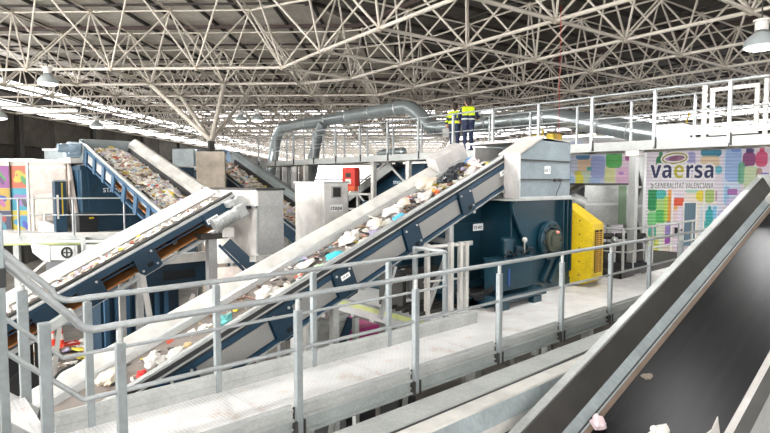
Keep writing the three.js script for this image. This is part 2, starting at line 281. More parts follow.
  const beam = (name, f, a, b, w, h, y, m) => { const c = clip(f, a, b); if (!c || c[0].distanceTo(c[1]) < 1) return; c.forEach((p) => { p.y = y + EYE; }); local(name, [bar(c[0], c[1], w, h)], m, ceiling); };
  for (let j = -10; j < 33; j++) {
    const row = j % 4 === 1;
    beam('purlin', (t) => Lp(t, j + .5), -4, Math.min(10, 3 + .5 * (j + .5)), row ? .12 : .07, row ? .15 : .08, HT + .25, row ? M.purlin : M.purlinDark);
    if (j < 14) beam('purlin', (t) => Rp(j + .5, t), -16, 2 + .5 * (j + .5), row ? .12 : .07, row ? .15 : .08, HT + .25, row ? M.purlin : M.purlinDark);
  }
  for (let i = -4; i < 14; i += .5) {
    beam('purlin', (t) => Lp(i + .25, t), Math.max(-11, 2 * (i + .25 - 3)), 33, .1, .14, HT + .36, M.purlinDark);
    beam('purlin', (t) => Rp(t, i + .25), 2 * (i + .25 - 2), 14, .1, .14, HT + .36, M.purlinDark);
  }
  for (let k = -16; k < -4; k += .5) beam('purlin', (t) => Rp(t, k + .25), -11, 14, .1, .14, HT + .36, M.purlinDark);
}
// concrete pier with a four-armed steel head
{
  const [r, d] = [-6.66, 21.2], o = base('column', C(r, d, FLOOR), 'square concrete pier with splayed steel tubes carrying the roof frame', null, null, 'structure');
  const a = Math.PI / 2 - YAW + .35, w = .52, g = box(-w, w, 0, EYE + 1.18, -w, w, .04); const m = local('pier', [g], M.concreteBeige, o); m.rotation.y = a;
  local('cap_plate', [box(-.3, .3, EYE + 1.18, EYE + 1.24, -.3, .3), box(-.1, .1, EYE + 1.22, EYE + 1.6, -.1, .1)], M.darkSteel, o);
  for (const [i, j] of [[1, 1], [2, 1], [1, 2], [2, 2]]) { const p = Lp(i, j); part('strut', [rod(C(r, d, 1.6), C(p[0], p[1], HB), .09, 10)], M.truss, o); }
}

// ------------------------------------------------------------------ walkway in front, machine deck, steps
const DECK = -2.07;
{
  const o = base('walkway', W(1, 4.0, DECK), 'steel walkway of pale chequer plate on deep edge beams', 'walkway');
  const len = 1.433, plate = metreUV(box(.004, len - .004, -.008, 0, -1.06, -.03));
  for (let i = 0; i < 4; i++) raw('deck_plate', plate, M.deck, o).position.set(.13 + (i - .1) * len, 0, 0);
  // edge beam per bay: kick strip channel over a rolled channel
  const kick = metreUV(prism([[-.02, .15], [.0, .15], [.0, .128], [.03, .118], [.03, .106], [.0, .1], [0, .04], [.038, .034], [.038, .022], [-.02, .022]], .05, len - .05));
  const web = metreUV(prism([[-.02, .02], [.045, .02], [.045, .01], [0, .006], [0, -.102], [.05, -.106], [.05, -.12], [-.02, -.12]], .0, len));
  const brk = metreUV(join([box(-.045, .045, -.14, .13, 0, .012), box(-.045, -.035, -.13, .02, 0, .075), box(.035, .045, -.13, .02, 0, .075)]));
  const bolt = metreUV(new THREE.CylinderGeometry(.013, .013, .02, 6).rotateX(Math.PI / 2));
  for (let i = 0; i < 9; i++) {
    raw('kick_strip', kick, M.galvDull, o).position.set(.13 + (i - 1) * len, 0, 0); raw('edge_beam', web, M.beamSteel, o).position.set(.13 + (i - 1) * len, 0, 0);
    const b = raw('post_bracket', brk, M.darkSteel, o); b.position.set(.13 + i * len, 0, .005); for (const [x, y] of [[-.06, .1], [-.06, .02], [-.06, -.06]]) raw('bolt', bolt, M.galv, b).position.set(x, y, .012);
  }
  part('edge_beam', [ub(.95, 6.2, 5.06, 5.1, DECK - .14, DECK - .01)], M.beamSteel, o);
  part('toe_plate', [prism([[-5.09, DECK + EYE - .02], [-5.06, DECK + EYE - .02], [-5.06, DECK + EYE + .07], [-5.055, DECK + EYE + .08], [-5.055, DECK + EYE + .16], [-5.07, DECK + EYE + .19], [-5.09, DECK + EYE + .19]], .93, 6.4)], M.galvDull, o);
  part('cross_beam', [ub(1, 1.08, 4.0, 5.06, DECK - .25, DECK - .02)], M.beamSteel, o);
  for (const u of [2.5, 5.4, 8.3, 11.2]) part('leg', [ub(u - .06, u + .06, 4.25, 4.4, -EYE, DECK - .02)], M.galvDull, o);
  for (const u of [3.0, 4.1, 5.2, 6.3, 7.3, 8.6]) part('brace', [bar(W(u, 4.3, -3.1), W(u + .7, 4.9, DECK - .3), .06, .06)], M.galvDull, o);
}
{
  const o = base('machine_platform', W(6, 4, DECK), 'wide chequer plate platform under the blue shredder', 'platform');
  for (const [u0, u1, v1] of [[5.86, 8.1, 9.2], [8.1, 10.4, 9.2], [10.4, 12.8, 9.2], [12.8, 14.3, 9.2], [14.3, 16.2, 7.5], [16.2, 17.9, 5.9]]) part('deck_plate', [ub(u0 + .003, u1 - .003, u0 < 6 ? 5.07 : 4.03, v1, DECK - .012, DECK)], M.deck, o);
  part('deck_plate', [ub(5.86, 8.097, 4.03, 5.068, DECK - .012, DECK - .001)], M.deck, o);
  part('kerb', [ub(5.76, 5.86, 5.12, 9.2, DECK - .16, DECK + .05)], M.galvDull, o);
  part('edge_strip', [ub(5.74, 5.758, 5.12, 9.2, DECK - .03, DECK + .04)], M.deckEdge, o, 'pale green edge strip');
  for (const [u, v] of [[6, 8.8], [8.4, 8.8], [11, 8.8], [13.8, 8.8], [14, 4.6], [17, 4.6]]) part('leg', [ub(u - .08, u + .08, v - .08, v + .08, -EYE, DECK - .012)], M.galvDull, o);
  for (const [v, u] of [[5.8, 17.8], [7.4, 16.1], [9.1, 14.2]]) part('floor_beam', [ub(5.9, u, v - .05, v + .05, DECK - .26, DECK - .014)], M.beamSteel, o);
}
// railing builder: square posts with a thinner stub under a round handrail and a thinner knee rail
const postGeo = metreUV(new RoundedBoxGeometry(.06, 1, .06, 1, .006)), stubGeo = metreUV(new THREE.CylinderGeometry(.021, .021, 1, 10));
function postAt(o, u, v, h0, h1, top, wide = 1) {
  const p = raw('post', postGeo, M.post, o); p.position.copy(W(u, v, (h0 + h1) / 2)).sub(o.position); p.scale.set(wide, h1 - h0, wide);
  if (top > h1) { const s = raw('stub', stubGeo, M.galvDull, o); s.position.copy(W(u, v, (h1 + top) / 2)).sub(o.position); s.scale.y = top - h1; }
}
{
  const o = base('railing', W(1.13, 4.03, DECK), 'tubular steel railing along the near edge of the walkway, sloping up at the steps', 'railing');
  for (let i = 0; i < 9; i++) postAt(o, 1.13 + 1.433 * i, 4.0 - .035, DECK - .12, -1.09, -.97);
  postAt(o, .69, 3.98, DECK, -.88, -.88, 1.1); part('gusset', [bar(W(.69, 3.98, -.93), W(.86, 4.0, -.84), .05, .05)], M.galvDull, o);
  part('handrail', [pipe([W(-.2, 3.97, .35), W(.3, 3.97, -.26), W(.86, 3.97, -.89)], .0255, 12, 6, 0), pipe([W(.86, 3.97, -.89), W(.9, 3.97, -.94), W(.97, 3.97, -.97), W(1.1, 3.97, -.97)], .0255, 12, 6), rod(W(1.08, 3.97, -.97), W(13, 3.97, -.97), .0255, 14)], M.rail, o);
  part('knee_rail', [rod(W(.0, 3.97, -.55), W(.9, 3.97, -1.43), .017, 10), rod(W(.9, 3.97, -1.43), W(13, 3.97, -1.43), .017, 10)], M.rail, o);
}
{
  const o = base('railing', W(1.2, 5.05, DECK), 'tubular steel railing along the far edge of the walkway, ending at the conveyor legs', 'railing');
  for (let i = 0; i < 4; i++) postAt(o, 1.2 + 1.145 * i, 5.08, DECK - .2, -1.0, -.95);
  postAt(o, .74, 5.08, DECK + .2, -.84, -.8, 1.2);
  for (const [u, v] of [[5.75, 5.12], [5.75, 5.72]]) postAt(o, u, v, DECK, -.97, -.95);
  part('handrail', [pipe([W(-.3, 5.05, .48), W(.3, 5.05, -.18), W(.93, 5.05, -.85)], .0255, 12, 6, 0), pipe([W(.93, 5.05, -.85), W(.97, 5.05, -.92), W(1.06, 5.05, -.96), W(1.2, 5.05, -.96)], .0255, 12, 6), rod(W(1.18, 5.05, -.96), W(5.6, 5.05, -.96), .0255, 14), pipe([W(5.6, 5.05, -.96), W(5.74, 5.1, -.96), W(5.75, 5.3, -.96), W(5.75, 5.75, -.96)], .0255, 12, 6)], M.rail, o);
  part('knee_rail', [rod(W(.1, 5.05, -.5), W(1.0, 5.05, -1.43), .017, 10), rod(W(1.0, 5.05, -1.43), W(5.7, 5.05, -1.43), .017, 10)], M.rail, o);
}
{
  const o = base('staircase', W(.9, 4.5, DECK), 'short steel stair rising from the near end of the walkway', 'staircase');
  for (const v of [4.06, 5.02]) part('stringer', [bar(W(.92, v, DECK + .1), W(-.25, v, DECK + 1.2), .02, .12)], M.galv, o);
  for (let i = 1; i < 6; i++) part('tread', [ub(.72 - .22 * i, .94 - .22 * i, 4.08, 5.0, DECK + .17 + .2 * i, DECK + .2 + .2 * i)], M.deck, o);
  part('hose', [pipe([W(.78, 5.0, DECK + .1), W(.84, 5.0, -1.75), W(.95, 5.02, -1.55), W(1.08, 5.04, -1.5)], .012, 8, 8)], M.rubber, o, 'dark bent rubber hose');
}
{
  const o = base('gate_post', W(.5, 3.8, DECK), 'bluish square steel post at the top of the steps', 'post');
  part('tube', [ub(.44, .488, 3.9, 3.948, DECK, -.18, .006)], M.zinc, o); part('clamp', [ub(.434, .494, 3.894, 3.954, -.62, -.5, .01)], M.rubber, o); part('foot_plate', [ub(.4, .53, 3.86, 3.99, DECK - .02, DECK)], M.galv, o);
}

// ------------------------------------------------------------------ conveyors
// frame of one conveyor: local x up the slope, local y off the belt, local z towards the near side
function incline(name, p, slope, alongV, text, category = 'conveyor') { const o = base(name, p, text, category); o.rotation.order = 'YZX'; o.rotation.set(0, alongV ? Math.PI / 2 : 0, Math.atan(slope)); o.updateWorldMatrix(true, false); return o; }
const into = (o, p) => p.clone().applyMatrix4(origin(o));
function crumple(s, n = 2, amp = .35, flat = .7) {
  const g = mergeVertices(new THREE.IcosahedronGeometry(1, n).deleteAttribute('uv').deleteAttribute('normal')), p = g.attributes.position; const v = new THREE.Vector3();
  for (let i = 0; i < p.count; i++) {
    v.fromBufferAttribute(p, i); let k = 1;
    for (let q = 0; q < 4; q++) { const f = 1.6 * Math.pow(1.9, q); k += amp * Math.pow(.62, q) * (2 * Math.abs(Math.sin(v.x * f + s * 1.7 + q) * Math.cos(v.y * f * 1.1 - s + q * 2) + .6 * Math.sin(v.z * f * .9 + s * .6)) - .9) * .8; }
    v.multiplyScalar(Math.max(.35, k)); if (v.y < -.25) v.y = -.25 + (v.y + .25) * .2; p.setXYZ(i, v.x, v.y * flat, v.z);
  }
  const t = g.toNonIndexed(); t.computeVertexNormals(); return metreUV(t);
}
const WASTE = [0xf1ede6, 0xe8e0d2, 0xd8cbb8, 0xc9bba6, 0xf4f2ee, 0xb8a88f, 0xefe9e0, 0xe9e4da, 0xe6ddd0, 0xd9d6d2, 0xe2d6c6, 0xf3eee6, 0xcfc0ac, 0xb59c80, 0x8d7a66, 0xe2b0a0, 0x9ab8c8, 0x8a5d47, 0x6f6a66, 0xd9624a, 0xe7d24a, 0xc8bcd8].map((h) => new THREE.Color(h));
const wasteMat = new THREE.MeshStandardMaterial({ vertexColors: true, roughness: .8, side: THREE.DoubleSide });
function wastePile(text, frame, L, w0, w1, n, smin, smax, y, bright = 1, taper = (x) => 1) {       // an uncountable layer of scraps on a belt
  const shapes = [0, 1, 2, 3, 4].map((k) => crumple(k * 3.1 + 1, 1, .5, .55)), gs = []; const e = new THREE.Euler();
  for (let i = 0; i < n; i++) {
    const g = shapes[i % 5].clone(), c = WASTE[Math.floor(Math.pow(rnd(), 1.6) * WASTE.length)], k = c.clone().multiplyScalar(rr(.75, 1.05) * bright), col = new Float32Array(g.attributes.position.count * 3);
    for (let q = 0; q < col.length; q += 3) { col[q] = k.r; col[q + 1] = k.g; col[q + 2] = k.b; } g.setAttribute('color', new THREE.BufferAttribute(col, 3));
    const s = rr(smin, smax), x = rr(L[0], L[1]), z = rr(w0, w1), mid = 1 - Math.pow(Math.abs((z - (w0 + w1) / 2) / ((w1 - w0) / 2)), 2);
    g.scale(s * rr(.7, 1.6), s * rr(.5, 1), s * rr(.7, 1.4)); g.applyMatrix4(new THREE.Matrix4().makeRotationFromEuler(e.set(rr(-.5, .5), rr(0, 6.3), rr(-.5, .5)))); g.translate(x, y + s * .3 + mid * taper(x) * rr(0, .16), z); gs.push(clean(g));
  }
  const o = raw(numbered('waste_layer'), mergeGeometries(gs), wasteMat, scene); o.applyMatrix4(frame.matrixWorld); label(o, text, 'waste', null, 'stuff'); return o;
}
const legPair = (o, u, v0, v1, h, foot, m = M.galv) => { for (const v of [v0, v1]) part('leg', [ub(u - .05, u + .05, v - .05, v + .05, foot, h), ub(u - .11, u + .11, v - .09, v + .09, foot, foot + .02)], m, o); part('cross_bar', [ub(u - .04, u + .04, v0, v1, h - .3, h - .22)], m, o); };
const C1S = .405;
{ // main conveyor
  const o = incline('belt_conveyor', W(.6, 6.0, -2.62), C1S, false, 'long inclined conveyor with perforated side guards carrying bags up to the grey hopper'), L = 8.35;
  local('belt', [prism([[-.97, -.13], [-.5, -.15], [-.05, -.13], [-.05, -.15], [-.5, -.17], [-.97, -.15]], 0, L)], M.beltGrey, o, 'dusty grey rubber belt');
  local('return_belt', [box(.2, L, -.44, -.43, -.95, -.07)], M.rubber, o);
  local('top_edge', [prism([[-.05, -.12], [-.06, 0], [-.05, .012], [0, .012], [.012, 0], [.012, -.03], [-.03, -.035], [-.03, -.12]], 0, L)], M.galv, o);
  local('seal_strip', [prism([[-.02, -.03], [.014, -.036], [.014, -.085], [-.02, -.085]], 0, L)], M.rubber, o);
  local('guide_rail', [prism([[-.02, -.085], [.03, -.088], [.03, -.105], [-.02, -.105]], 0, L)], M.galv, o);
  local('seal_strip', [prism([[-.02, -.105], [.012, -.105], [.012, -.14], [-.02, -.14]], 0, L)], M.rubber, o);
  local('side_frame', [prism([[-.04, -.14], [.028, -.14], [.028, -.205], [0, -.21], [0, -.5], [.028, -.505], [.028, -.55], [-.04, -.55], [-.04, -.51], [-.02, -.5], [-.02, -.21], [-.04, -.2]], 0, L)], M.blue, o, 'blue painted side frame');
  local('lower_edge', [prism([[.0, -.55], [.06, -.55], [.06, -.562], [0, -.562]], 0, L)], M.galv, o);
  // far side: skirt, step and the wide sloping cover plate
  local('inner_skirt', [prism([[-.93, -.14], [-.95, -.05], [-1.0, -.035], [-1.0, -.05], [-.97, -.06], [-.96, -.14]], 0, L)], M.galv, o);
  local('cover_plate', [prism([[-1.0, -.10], [-1.2, .06], [-1.25, .06], [-1.25, .045], [-1.205, .045], [-1.01, -.12]], -.6, L - .75)], M.paleSteel, o, 'wide pale cover plate');
  local('cover_plate', [prism([[-1.0, -.1], [-1.03, .2], [-1.27, .25], [-1.27, .06], [-1.2, .02]], L - .72, L + .15)], M.hopperLight, o, 'raised pale end plate');
  local('far_frame', [box(0, L, -.55, -.12, -1.1, -1.05)], M.blue, o);
  const gb = metreUV(box(0, 1, -.485, -.225, -.002, .012)), xs = [];
  for (const u of [2.2, 3.47, 4.45, 5.77, 7.04]) xs.push((u - .6) / Math.cos(Math.atan(C1S)) + .05);
  const plateG = metreUV(join([solid([[-.17, -.13], [.17, -.13], [.17, -.5], [.13, -.585], [-.05, -.585], [-.17, -.52]], .03, (a, b, t) => new THREE.Vector3(a, b, .03 + t))])), bolt = metreUV(new THREE.CylinderGeometry(.018, .018, .02, 8).rotateX(Math.PI / 2)), slot = metreUV(box(-.045, .035, -.03, .03, 0, .006));
  [...xs, L + .15].reduce((a, x) => { const s = raw('guard_panel', gb, M.perforated, o); s.position.set(a + .19, 0, .004); s.scale.x = x - a - .38; return x; }, .05);
  for (const x of xs) { const b = raw('bracket_plate', plateG, M.blueDark, o); b.position.set(x, 0, 0); for (const [a, c] of [[.12, -.2], [.12, -.46], [-.12, -.2]]) raw('bolt', bolt, M.galv, b).position.set(a, c, .065); raw('slot', slot, M.hole, b).position.set(.03, -.47, .06); }
  plaque('number_plate', .16, .07, plateText('CE-01', .16, .07), o, new THREE.Vector3(xs[2] + .02, -.27, .064).applyMatrix4(o.matrixWorld), 0);
  plaque('number_plate', .2, .09, plateText('CE', .2, .09), o, new THREE.Vector3(L - .22, -.27, .034).applyMatrix4(o.matrixWorld), 0);
  const hb = metreUV(new THREE.CylinderGeometry(.03, .03, .1, 8).rotateX(Math.PI / 2)); for (const x of [L - .35, L - 1.25, L - 2.6, L - 3.9]) raw('roller_hub', hb, M.galv, o).position.set(x, -.58, .02);
  legPair(o, 6.83, 6.0, 7.05, -.7, DECK); legPair(o, 2.1, 6.05, 7.05, -2.7, -EYE); legPair(o, 4.5, 6.05, 7.05, -1.7, -EYE);
  part('brace', [bar(W(6.8, 6.0, -1.1), W(6.3, 6.0, DECK + .02), .07, .05)], M.galv, o); part('brace', [bar(W(5.6, 6.0, -1.25), W(5.3, 6.0, -2.0), .06, .05)], M.galv, o);
  part('cross_bar', [bar(W(6.0, 5.95, -1.02), W(7.35, 5.95, -1.02), .05, .07)], M.galv, o);
}
{ // left conveyor
  const S = .497, o = incline('belt_conveyor', W(.5, 9.5, -2.29), S, false, 'inclined conveyor with a broad white cover whose open blue side shows orange rollers'), L = (4.75 - .5) / Math.cos(Math.atan(S));
  local('belt', [prism([[-1.0, -.1], [-.5, -.12], [-.06, -.1], [-.06, -.12], [-.5, -.14], [-1.0, -.12]], 0, L)], M.beltGrey, o);
  local('top_edge', [prism([[-.1, -.1], [-.1, .0], [-.06, .02], [-.02, .0], [-.02, -.02], [-.08, -.03], [-.08, -.1]], 0, L)], M.darkSteel, o, 'dark steel belt edge');
  local('guide_rail', [prism([[-.06, -.03], [.02, -.035], [.03, -.055], [.03, -.075], [-.06, -.075]], 0, L)], M.galv, o);
  local('side_frame', [prism([[-.06, -.08], [.02, -.08], [.02, -.19], [-.03, -.2], [-.06, -.2]], 0, L), prism([[-.03, -.235], [.0, -.235], [.0, -.255], [-.03, -.255]], 0, L)], M.blue, o, 'blue painted side frame');
  local('lower_edge', [prism([[-.03, -.46], [.03, -.46], [.03, -.475], [.005, -.478], [.005, -.505], [.03, -.508], [.03, -.52], [-.03, -.52]], 0, L)], M.galv, o);
  local('return_belt', [box(.1, L - .2, -.455, -.43, -1.0, -.14)], M.orange, o, 'worn orange underside of the returning belt');
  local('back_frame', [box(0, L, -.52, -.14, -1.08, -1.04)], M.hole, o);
  local('cover_plate', [prism([[-1.02, -.08], [-1.1, -.02], [-1.28, .06], [-1.34, .055], [-1.34, .03], [-1.27, .04], [-1.1, -.05], [-1.03, -.11]], -.4, L + .1)], M.paleSteel, o, 'broad white cover plate');
  const pg = metreUV(join([solid([[-.19, -.12], [.17, -.12], [.2, -.2], [.2, -.47], [.12, -.5], [-.14, -.5], [-.19, -.44]], .03, (a, b, t) => new THREE.Vector3(a, b, .02 + t))])), bolt = metreUV(new THREE.CylinderGeometry(.02, .02, .02, 8).rotateX(Math.PI / 2)), slot = metreUV(box(-.05, .05, -.035, .035, 0, .006));
  for (const u of [1.62, 2.22, 3.07]) { const x = (u - .5) / Math.cos(Math.atan(S)) - .05, b = raw('bracket_plate', pg, M.blueDark, o); b.position.set(x, 0, 0); for (const [a, c] of [[-.13, -.42], [.13, -.42], [.13, -.18]]) raw('bolt', bolt, M.galv, b).position.set(a, c, .055); raw('slot', slot, M.hole, b).position.set(.02, -.38, .05); }
  const rg = metreUV(new THREE.CylinderGeometry(.045, .045, .95, 10).rotateX(Math.PI / 2)); for (let i = 0; i < 6; i++) raw('roller', rg, M.darkSteel, o).position.set(.4 + i * .75, -.3, -.56);
  const head = local('head_plate', [solid([[-.75, -.1], [.0, -.1], [.0, -.4], [-.6, -.44], [-.75, -.3]], .03, (a, b, t) => new THREE.Vector3(L + a, b, .02 + t))], M.blue, o, 'blue head plate with the drive');
  plaque('number_plate', .24, .1, plateText('CE-107', .24, .1), o, new THREE.Vector3(L - .6, -.24, .056).applyMatrix4(o.matrixWorld), 0);
  // gear motor: finned barrel, gearbox block, flange
  const mo = local('gear_motor', [new THREE.CylinderGeometry(.11, .11, .4, 20).rotateZ(Math.PI / 2).translate(L - .42, -.32, .2), new THREE.CylinderGeometry(.125, .1, .1, 20).rotateZ(Math.PI / 2).translate(L - .64, -.32, .2), box(L - .22, L - .02, -.43, -.18, .06, .32, .03), new THREE.CylinderGeometry(.1, .1, .12, 20).rotateX(Math.PI / 2).translate(L - .02, -.16, .14), box(L - .28, L - .12, -.18, -.06, .03, .2, .02)], M.galv, o, 'silver gear motor');
  for (let i = 0; i < 6; i++) local('fin', [new THREE.CylinderGeometry(.123, .123, .014, 20).rotateZ(Math.PI / 2).translate(L - .56 + i * .05, -.32, .2)], M.galvDull, mo);
  local('shaft', [new THREE.CylinderGeometry(.03, .03, .1, 12).rotateX(Math.PI / 2).translate(L + .0, -.3, .34)], M.hole, mo);
  legPair(o, 3.05, 9.55, 10.5, -1.5, -EYE); for (const [a, b, w] of [[W(3.08, 9.5, -1.5), W(3.35, 9.5, -3.4), .09], [W(3.4, 9.6, -3.1), W(4.0, 9.6, -2.0), .04], [W(1.6, 9.5, -2.3), W(1.65, 9.5, -3.6), .06], [W(1.85, 9.5, -2.2), W(1.66, 9.5, -3.6), .06]]) part('brace', [bar(a, b, w, .05)], M.paleSteel, o);
  legPair(o, 1.0, 9.55, 10.5, -2.4, -EYE);
  wastePile('thin line of paper scraps and wrappers along the white-covered conveyor', o, [.1, L - .2], -.75, -.12, 330, .014, .042, -.1, 1, () => .5);
}
// pale floor sheet curving out below the tail of the left conveyor
{ // third conveyor, rising away from view on the left
  const S = .2885, o = incline('belt_conveyor', W(4.8, 12.6, -.93), S, true, 'wide conveyor heaped with mixed waste rising towards the blue container'), L = (20.2 - 12.6) / Math.cos(Math.atan(S)), w = 1.55;
  local('belt', [box(0, L, -.3, -.28, .1, w - .1)], M.beltGrey, o);
  local('side_wall', [prism([[0, .05], [.02, .06], [.09, .03], [.09, .01], [.03, .0], [.1, -.26], [.07, -.27], [0, -.02]], 0, L)], M.galv, o);
  local('side_frame', [prism([[-.02, -.04], [.02, -.04], [.02, -.13], [-.02, -.13]], 0, L), prism([[-.02, -.5], [.05, -.5], [.05, -.56], [-.02, -.56]], 0, L)], M.ribBlue, o, 'blue side frame');
  local('side_wall', [prism([[w - .1, -.26], [w - .06, .06], [w + .12, .22], [w + .2, .22], [w + .2, .18], [w + .14, .18], [w - .03, .02], [w - .07, -.26]], 0, L + .2)], M.paleSteel, o, 'tall pale side wall');
  local('inner_ledge', [prism([[w - .16, -.2], [w - .12, -.06], [w - .09, -.06], [w - .12, -.2]], 0, L)], M.rubber, o);
  local('return_belt', [box(.3, L - .5, -.46, -.42, .1, w - .2)], M.orange, o, 'orange underside of the returning belt');
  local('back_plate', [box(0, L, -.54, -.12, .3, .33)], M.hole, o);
  const bg = metreUV(join([box(-.13, .13, -.58, -.08, -.05, .0)])), gg = metreUV(box(-.28, .28, -.42, -.16, -.02, .0));
  for (let i = 0; i < 8; i++) { raw('bracket_plate', bg, M.ribBlue, o).position.set(.5 + i * .98, 0, 0); if (i > 3) raw('guard_panel', gg, M.galv, o).position.set(.99 + i * .98, 0, 0); }
  for (let i = 0; i < 9; i++) local('roller', [new THREE.CylinderGeometry(.06, .06, w - .3, 10).rotateX(Math.PI / 2).translate(.3 + i * .85, -.49, w / 2)], M.orange, o);
  local('head_frame', [box(L - .3, L + .25, -.5, .1, -.06, -.02), box(L + .2, L + .3, -.4, .12, 0, w)], M.greySteel, o);
  local('drive', [box(L - .2, L + .15, -.3, .05, -.45, -.08, .04), new THREE.CylinderGeometry(.14, .14, .5, 16).rotateX(Math.PI / 2).translate(L - .1, -.12, -.5)], M.paleBlue, o, 'pale blue drive motor');
  legPair(o, 5.0, 14.2, 14.21, -.9, -EYE, M.galvDull); legPair(o, 6.1, 14.2, 14.21, -.9, -EYE, M.galvDull);
  wastePile('heaped layer of mixed packaging waste on the conveyor towards the blue container', o, [.1, L - .1], .14, w - .2, 3600, .024, .066, -.24, 1.15, (x) => 1.2);
}
{ // fourth conveyor, behind the concrete pier
  const S = .368, o = incline('belt_conveyor', W(10.0, 15.5, -1.55), S, true, 'far conveyor with a thick pale side wall climbing behind the concrete pier'), L = 7.3, w = 1.3;
  local('belt', [box(0, L, -.22, -.2, .1, w)], M.beltGrey, o);
  local('side_wall', [prism([[-.04, .05], [.0, .06], [.06, .03], [.06, -.2], [.03, -.2], [.03, .02], [-.04, 0]], 0, L)], M.blueDark, o);
  local('side_frame', [box(0, L, -.5, -.02, -.02, 0)], M.blueDark, o); local('lower_edge', [box(0, L, -.06, -.02, -.05, 0)], M.galv, o);
  local('side_wall', [prism([[w - .02, -.22], [w + .0, .2], [w + .1, .31], [w + .32, .31], [w + .32, .1], [w + .06, .08], [w + .04, -.22]], 0, L + .4)], M.greySteel, o, 'thick grey side wall');
  local('inner_skirt', [prism([[w - .06, -.2], [w - .04, .06], [w - .01, .06], [w - .02, -.2]], 0, L)], M.rubber, o);
  legPair(o, 10.6, 16.5, 16.51, -1.4, -EYE, M.galvDull);
  wastePile('pale layer of paper waste on the far conveyor behind the pier', o, [.1, L - .1], .12, w - .1, 1600, .03, .075, -.17, 1.15);
  const s = lone('sack', [crumple(5, 2, .4, .6).scale(.28, .2, .24)], std(0x4a4743, { roughness: .7 }), new THREE.Vector3(1.9, .0, .75).applyMatrix4(o.matrixWorld), 'dark grey sack lying on the paper waste of the far conveyor', 'sack');
}
{ // big black belt in front on the right
  const S = .3215, o = incline('belt_conveyor', W(2.4, 3.0, -2.9865), S, false, 'big empty black belt conveyor with tall steel side walls climbing past the walkway'), L = (12.0 - 2.4) / Math.cos(Math.atan(S));
  local('belt', [box(0, L, -.40, -.38, .36, 1.42)], M.beltBlack, o, 'worn black rubber belt');
  local('side_wall', [prism([[.0, .0], [.0, .012], [.085, .012], [.1, -.0], [.12, -.02], [.24, -.27], [.22, -.27], [.08, -.005]], 0, L)], M.galv, o, 'pale top flange over the wall');
  local('shaded_lining', [prism([[.098, .008], [.116, .004], [.236, -.25], [.218, -.25]], 0, L)], M.darkSteel, o, 'inner wall face coloured dark for its shade');  // inner face of the steel wall, its shade put into the dark colour
  local('ledge', [prism([[.225, -.24], [.31, -.33], [.3, -.345], [.215, -.255]], 0, L - .1)], M.greySteel, o);
  local('seal_strip', [prism([[.305, -.33], [.335, -.345], [.33, -.36], [.3, -.345]], 0, L - .1)], M.rubber, o);
  local('clamp_bar', [prism([[.332, -.33], [.352, -.34], [.345, -.36], [.33, -.35]], 0, L - .1)], M.greySteel, o);
  local('rubber_skirt', [prism([[.348, -.335], [.385, -.375], [.37, -.383], [.34, -.35]], 0, L - .1)], M.rubberBrown, o, 'brown dusty rubber skirt');
  local('outer_wall', [box(0, L, -.75, .0, -.01, .01)], M.galvDull, o);
  const R = 1.42;
  local('ledge', [prism([[R - .02, -.385], [R + .02, -.30], [R + .09, -.29], [R + .09, -.31], [R + .03, -.32], [R, -.4]], 0, L)], M.paleSteel, o);
  local('side_wall', [prism([[R + .08, -.3], [R + .2, .0], [R + .2, .012], [R + .3, .012], [R + .3, 0], [R + .22, -.02], [R + .1, -.32]], 0, L)], M.darkSteel, o);
  local('outer_wall', [box(0, L, -.75, .0, R + .29, R + .3)], M.galvDull, o);
  
  local('end_plate', [box(L - .02, L, -.4, .06, .02, R + .28)], M.galvDull, o); local('end_ledge', [box(L - .5, L - .02, -.24, -.22, .25, R), box(L - .5, L - .47, -.38, -.22, .25, R)], M.paleSteel, o);
  const rg = metreUV(new THREE.CylinderGeometry(.06, .06, 1.1, 10).rotateX(Math.PI / 2)); for (let i = 0; i < 8; i++) raw('roller', rg, M.darkSteel, o).position.set(.4 + i * 1.15, -.5, .9);
  legPair(o, 6.0, 1.4, 2.9, -2.6, -EYE); legPair(o, 10.5, 1.4, 2.9, -1.2, -EYE);
}
{ // level conveyor under the walkway
  const o = base('belt_conveyor', W(1, 3.7, -2.13), 'level conveyor with broad pale flanges running below the walkway edge', 'conveyor');
  const x0 = -.2, x1 = 7.6;
  local('flange', [prism([[0, -.02], [.0, .0], [.28, -.012], [.28, -.03], [.02, -.02], [.02, -.3], [0, -.3]], x0, x1)], M.galvDull, o, 'outer pale flange');
  local('flange', [prism([[.31, -.05], [.315, -.03], [.47, -.04], [.48, -.05], [.6, -.3], [.585, -.3], [.465, -.06]], x0, x1)], M.paleSteel, o, 'inner pale flange with a dark drip face');
  local('inner_face', [prism([[.485, -.055], [.56, -.21], [.568, -.208], [.493, -.052]], x0, x1)], M.greySteel, o);
  local('seal_strip', [box(x0, x1, -.07, -.03, .28, .315)], M.rubber, o);
  local('belt', [box(x0, x1 - 2.4, -.32, -.30, .56, .70), box(x0, 1.4, -.32, -.30, .70, 1.5)], M.beltBlack, o);
  for (const u of [2, 4.5, 7]) legPair(o, u, 3.15, 3.6, -2.43, -EYE);
}

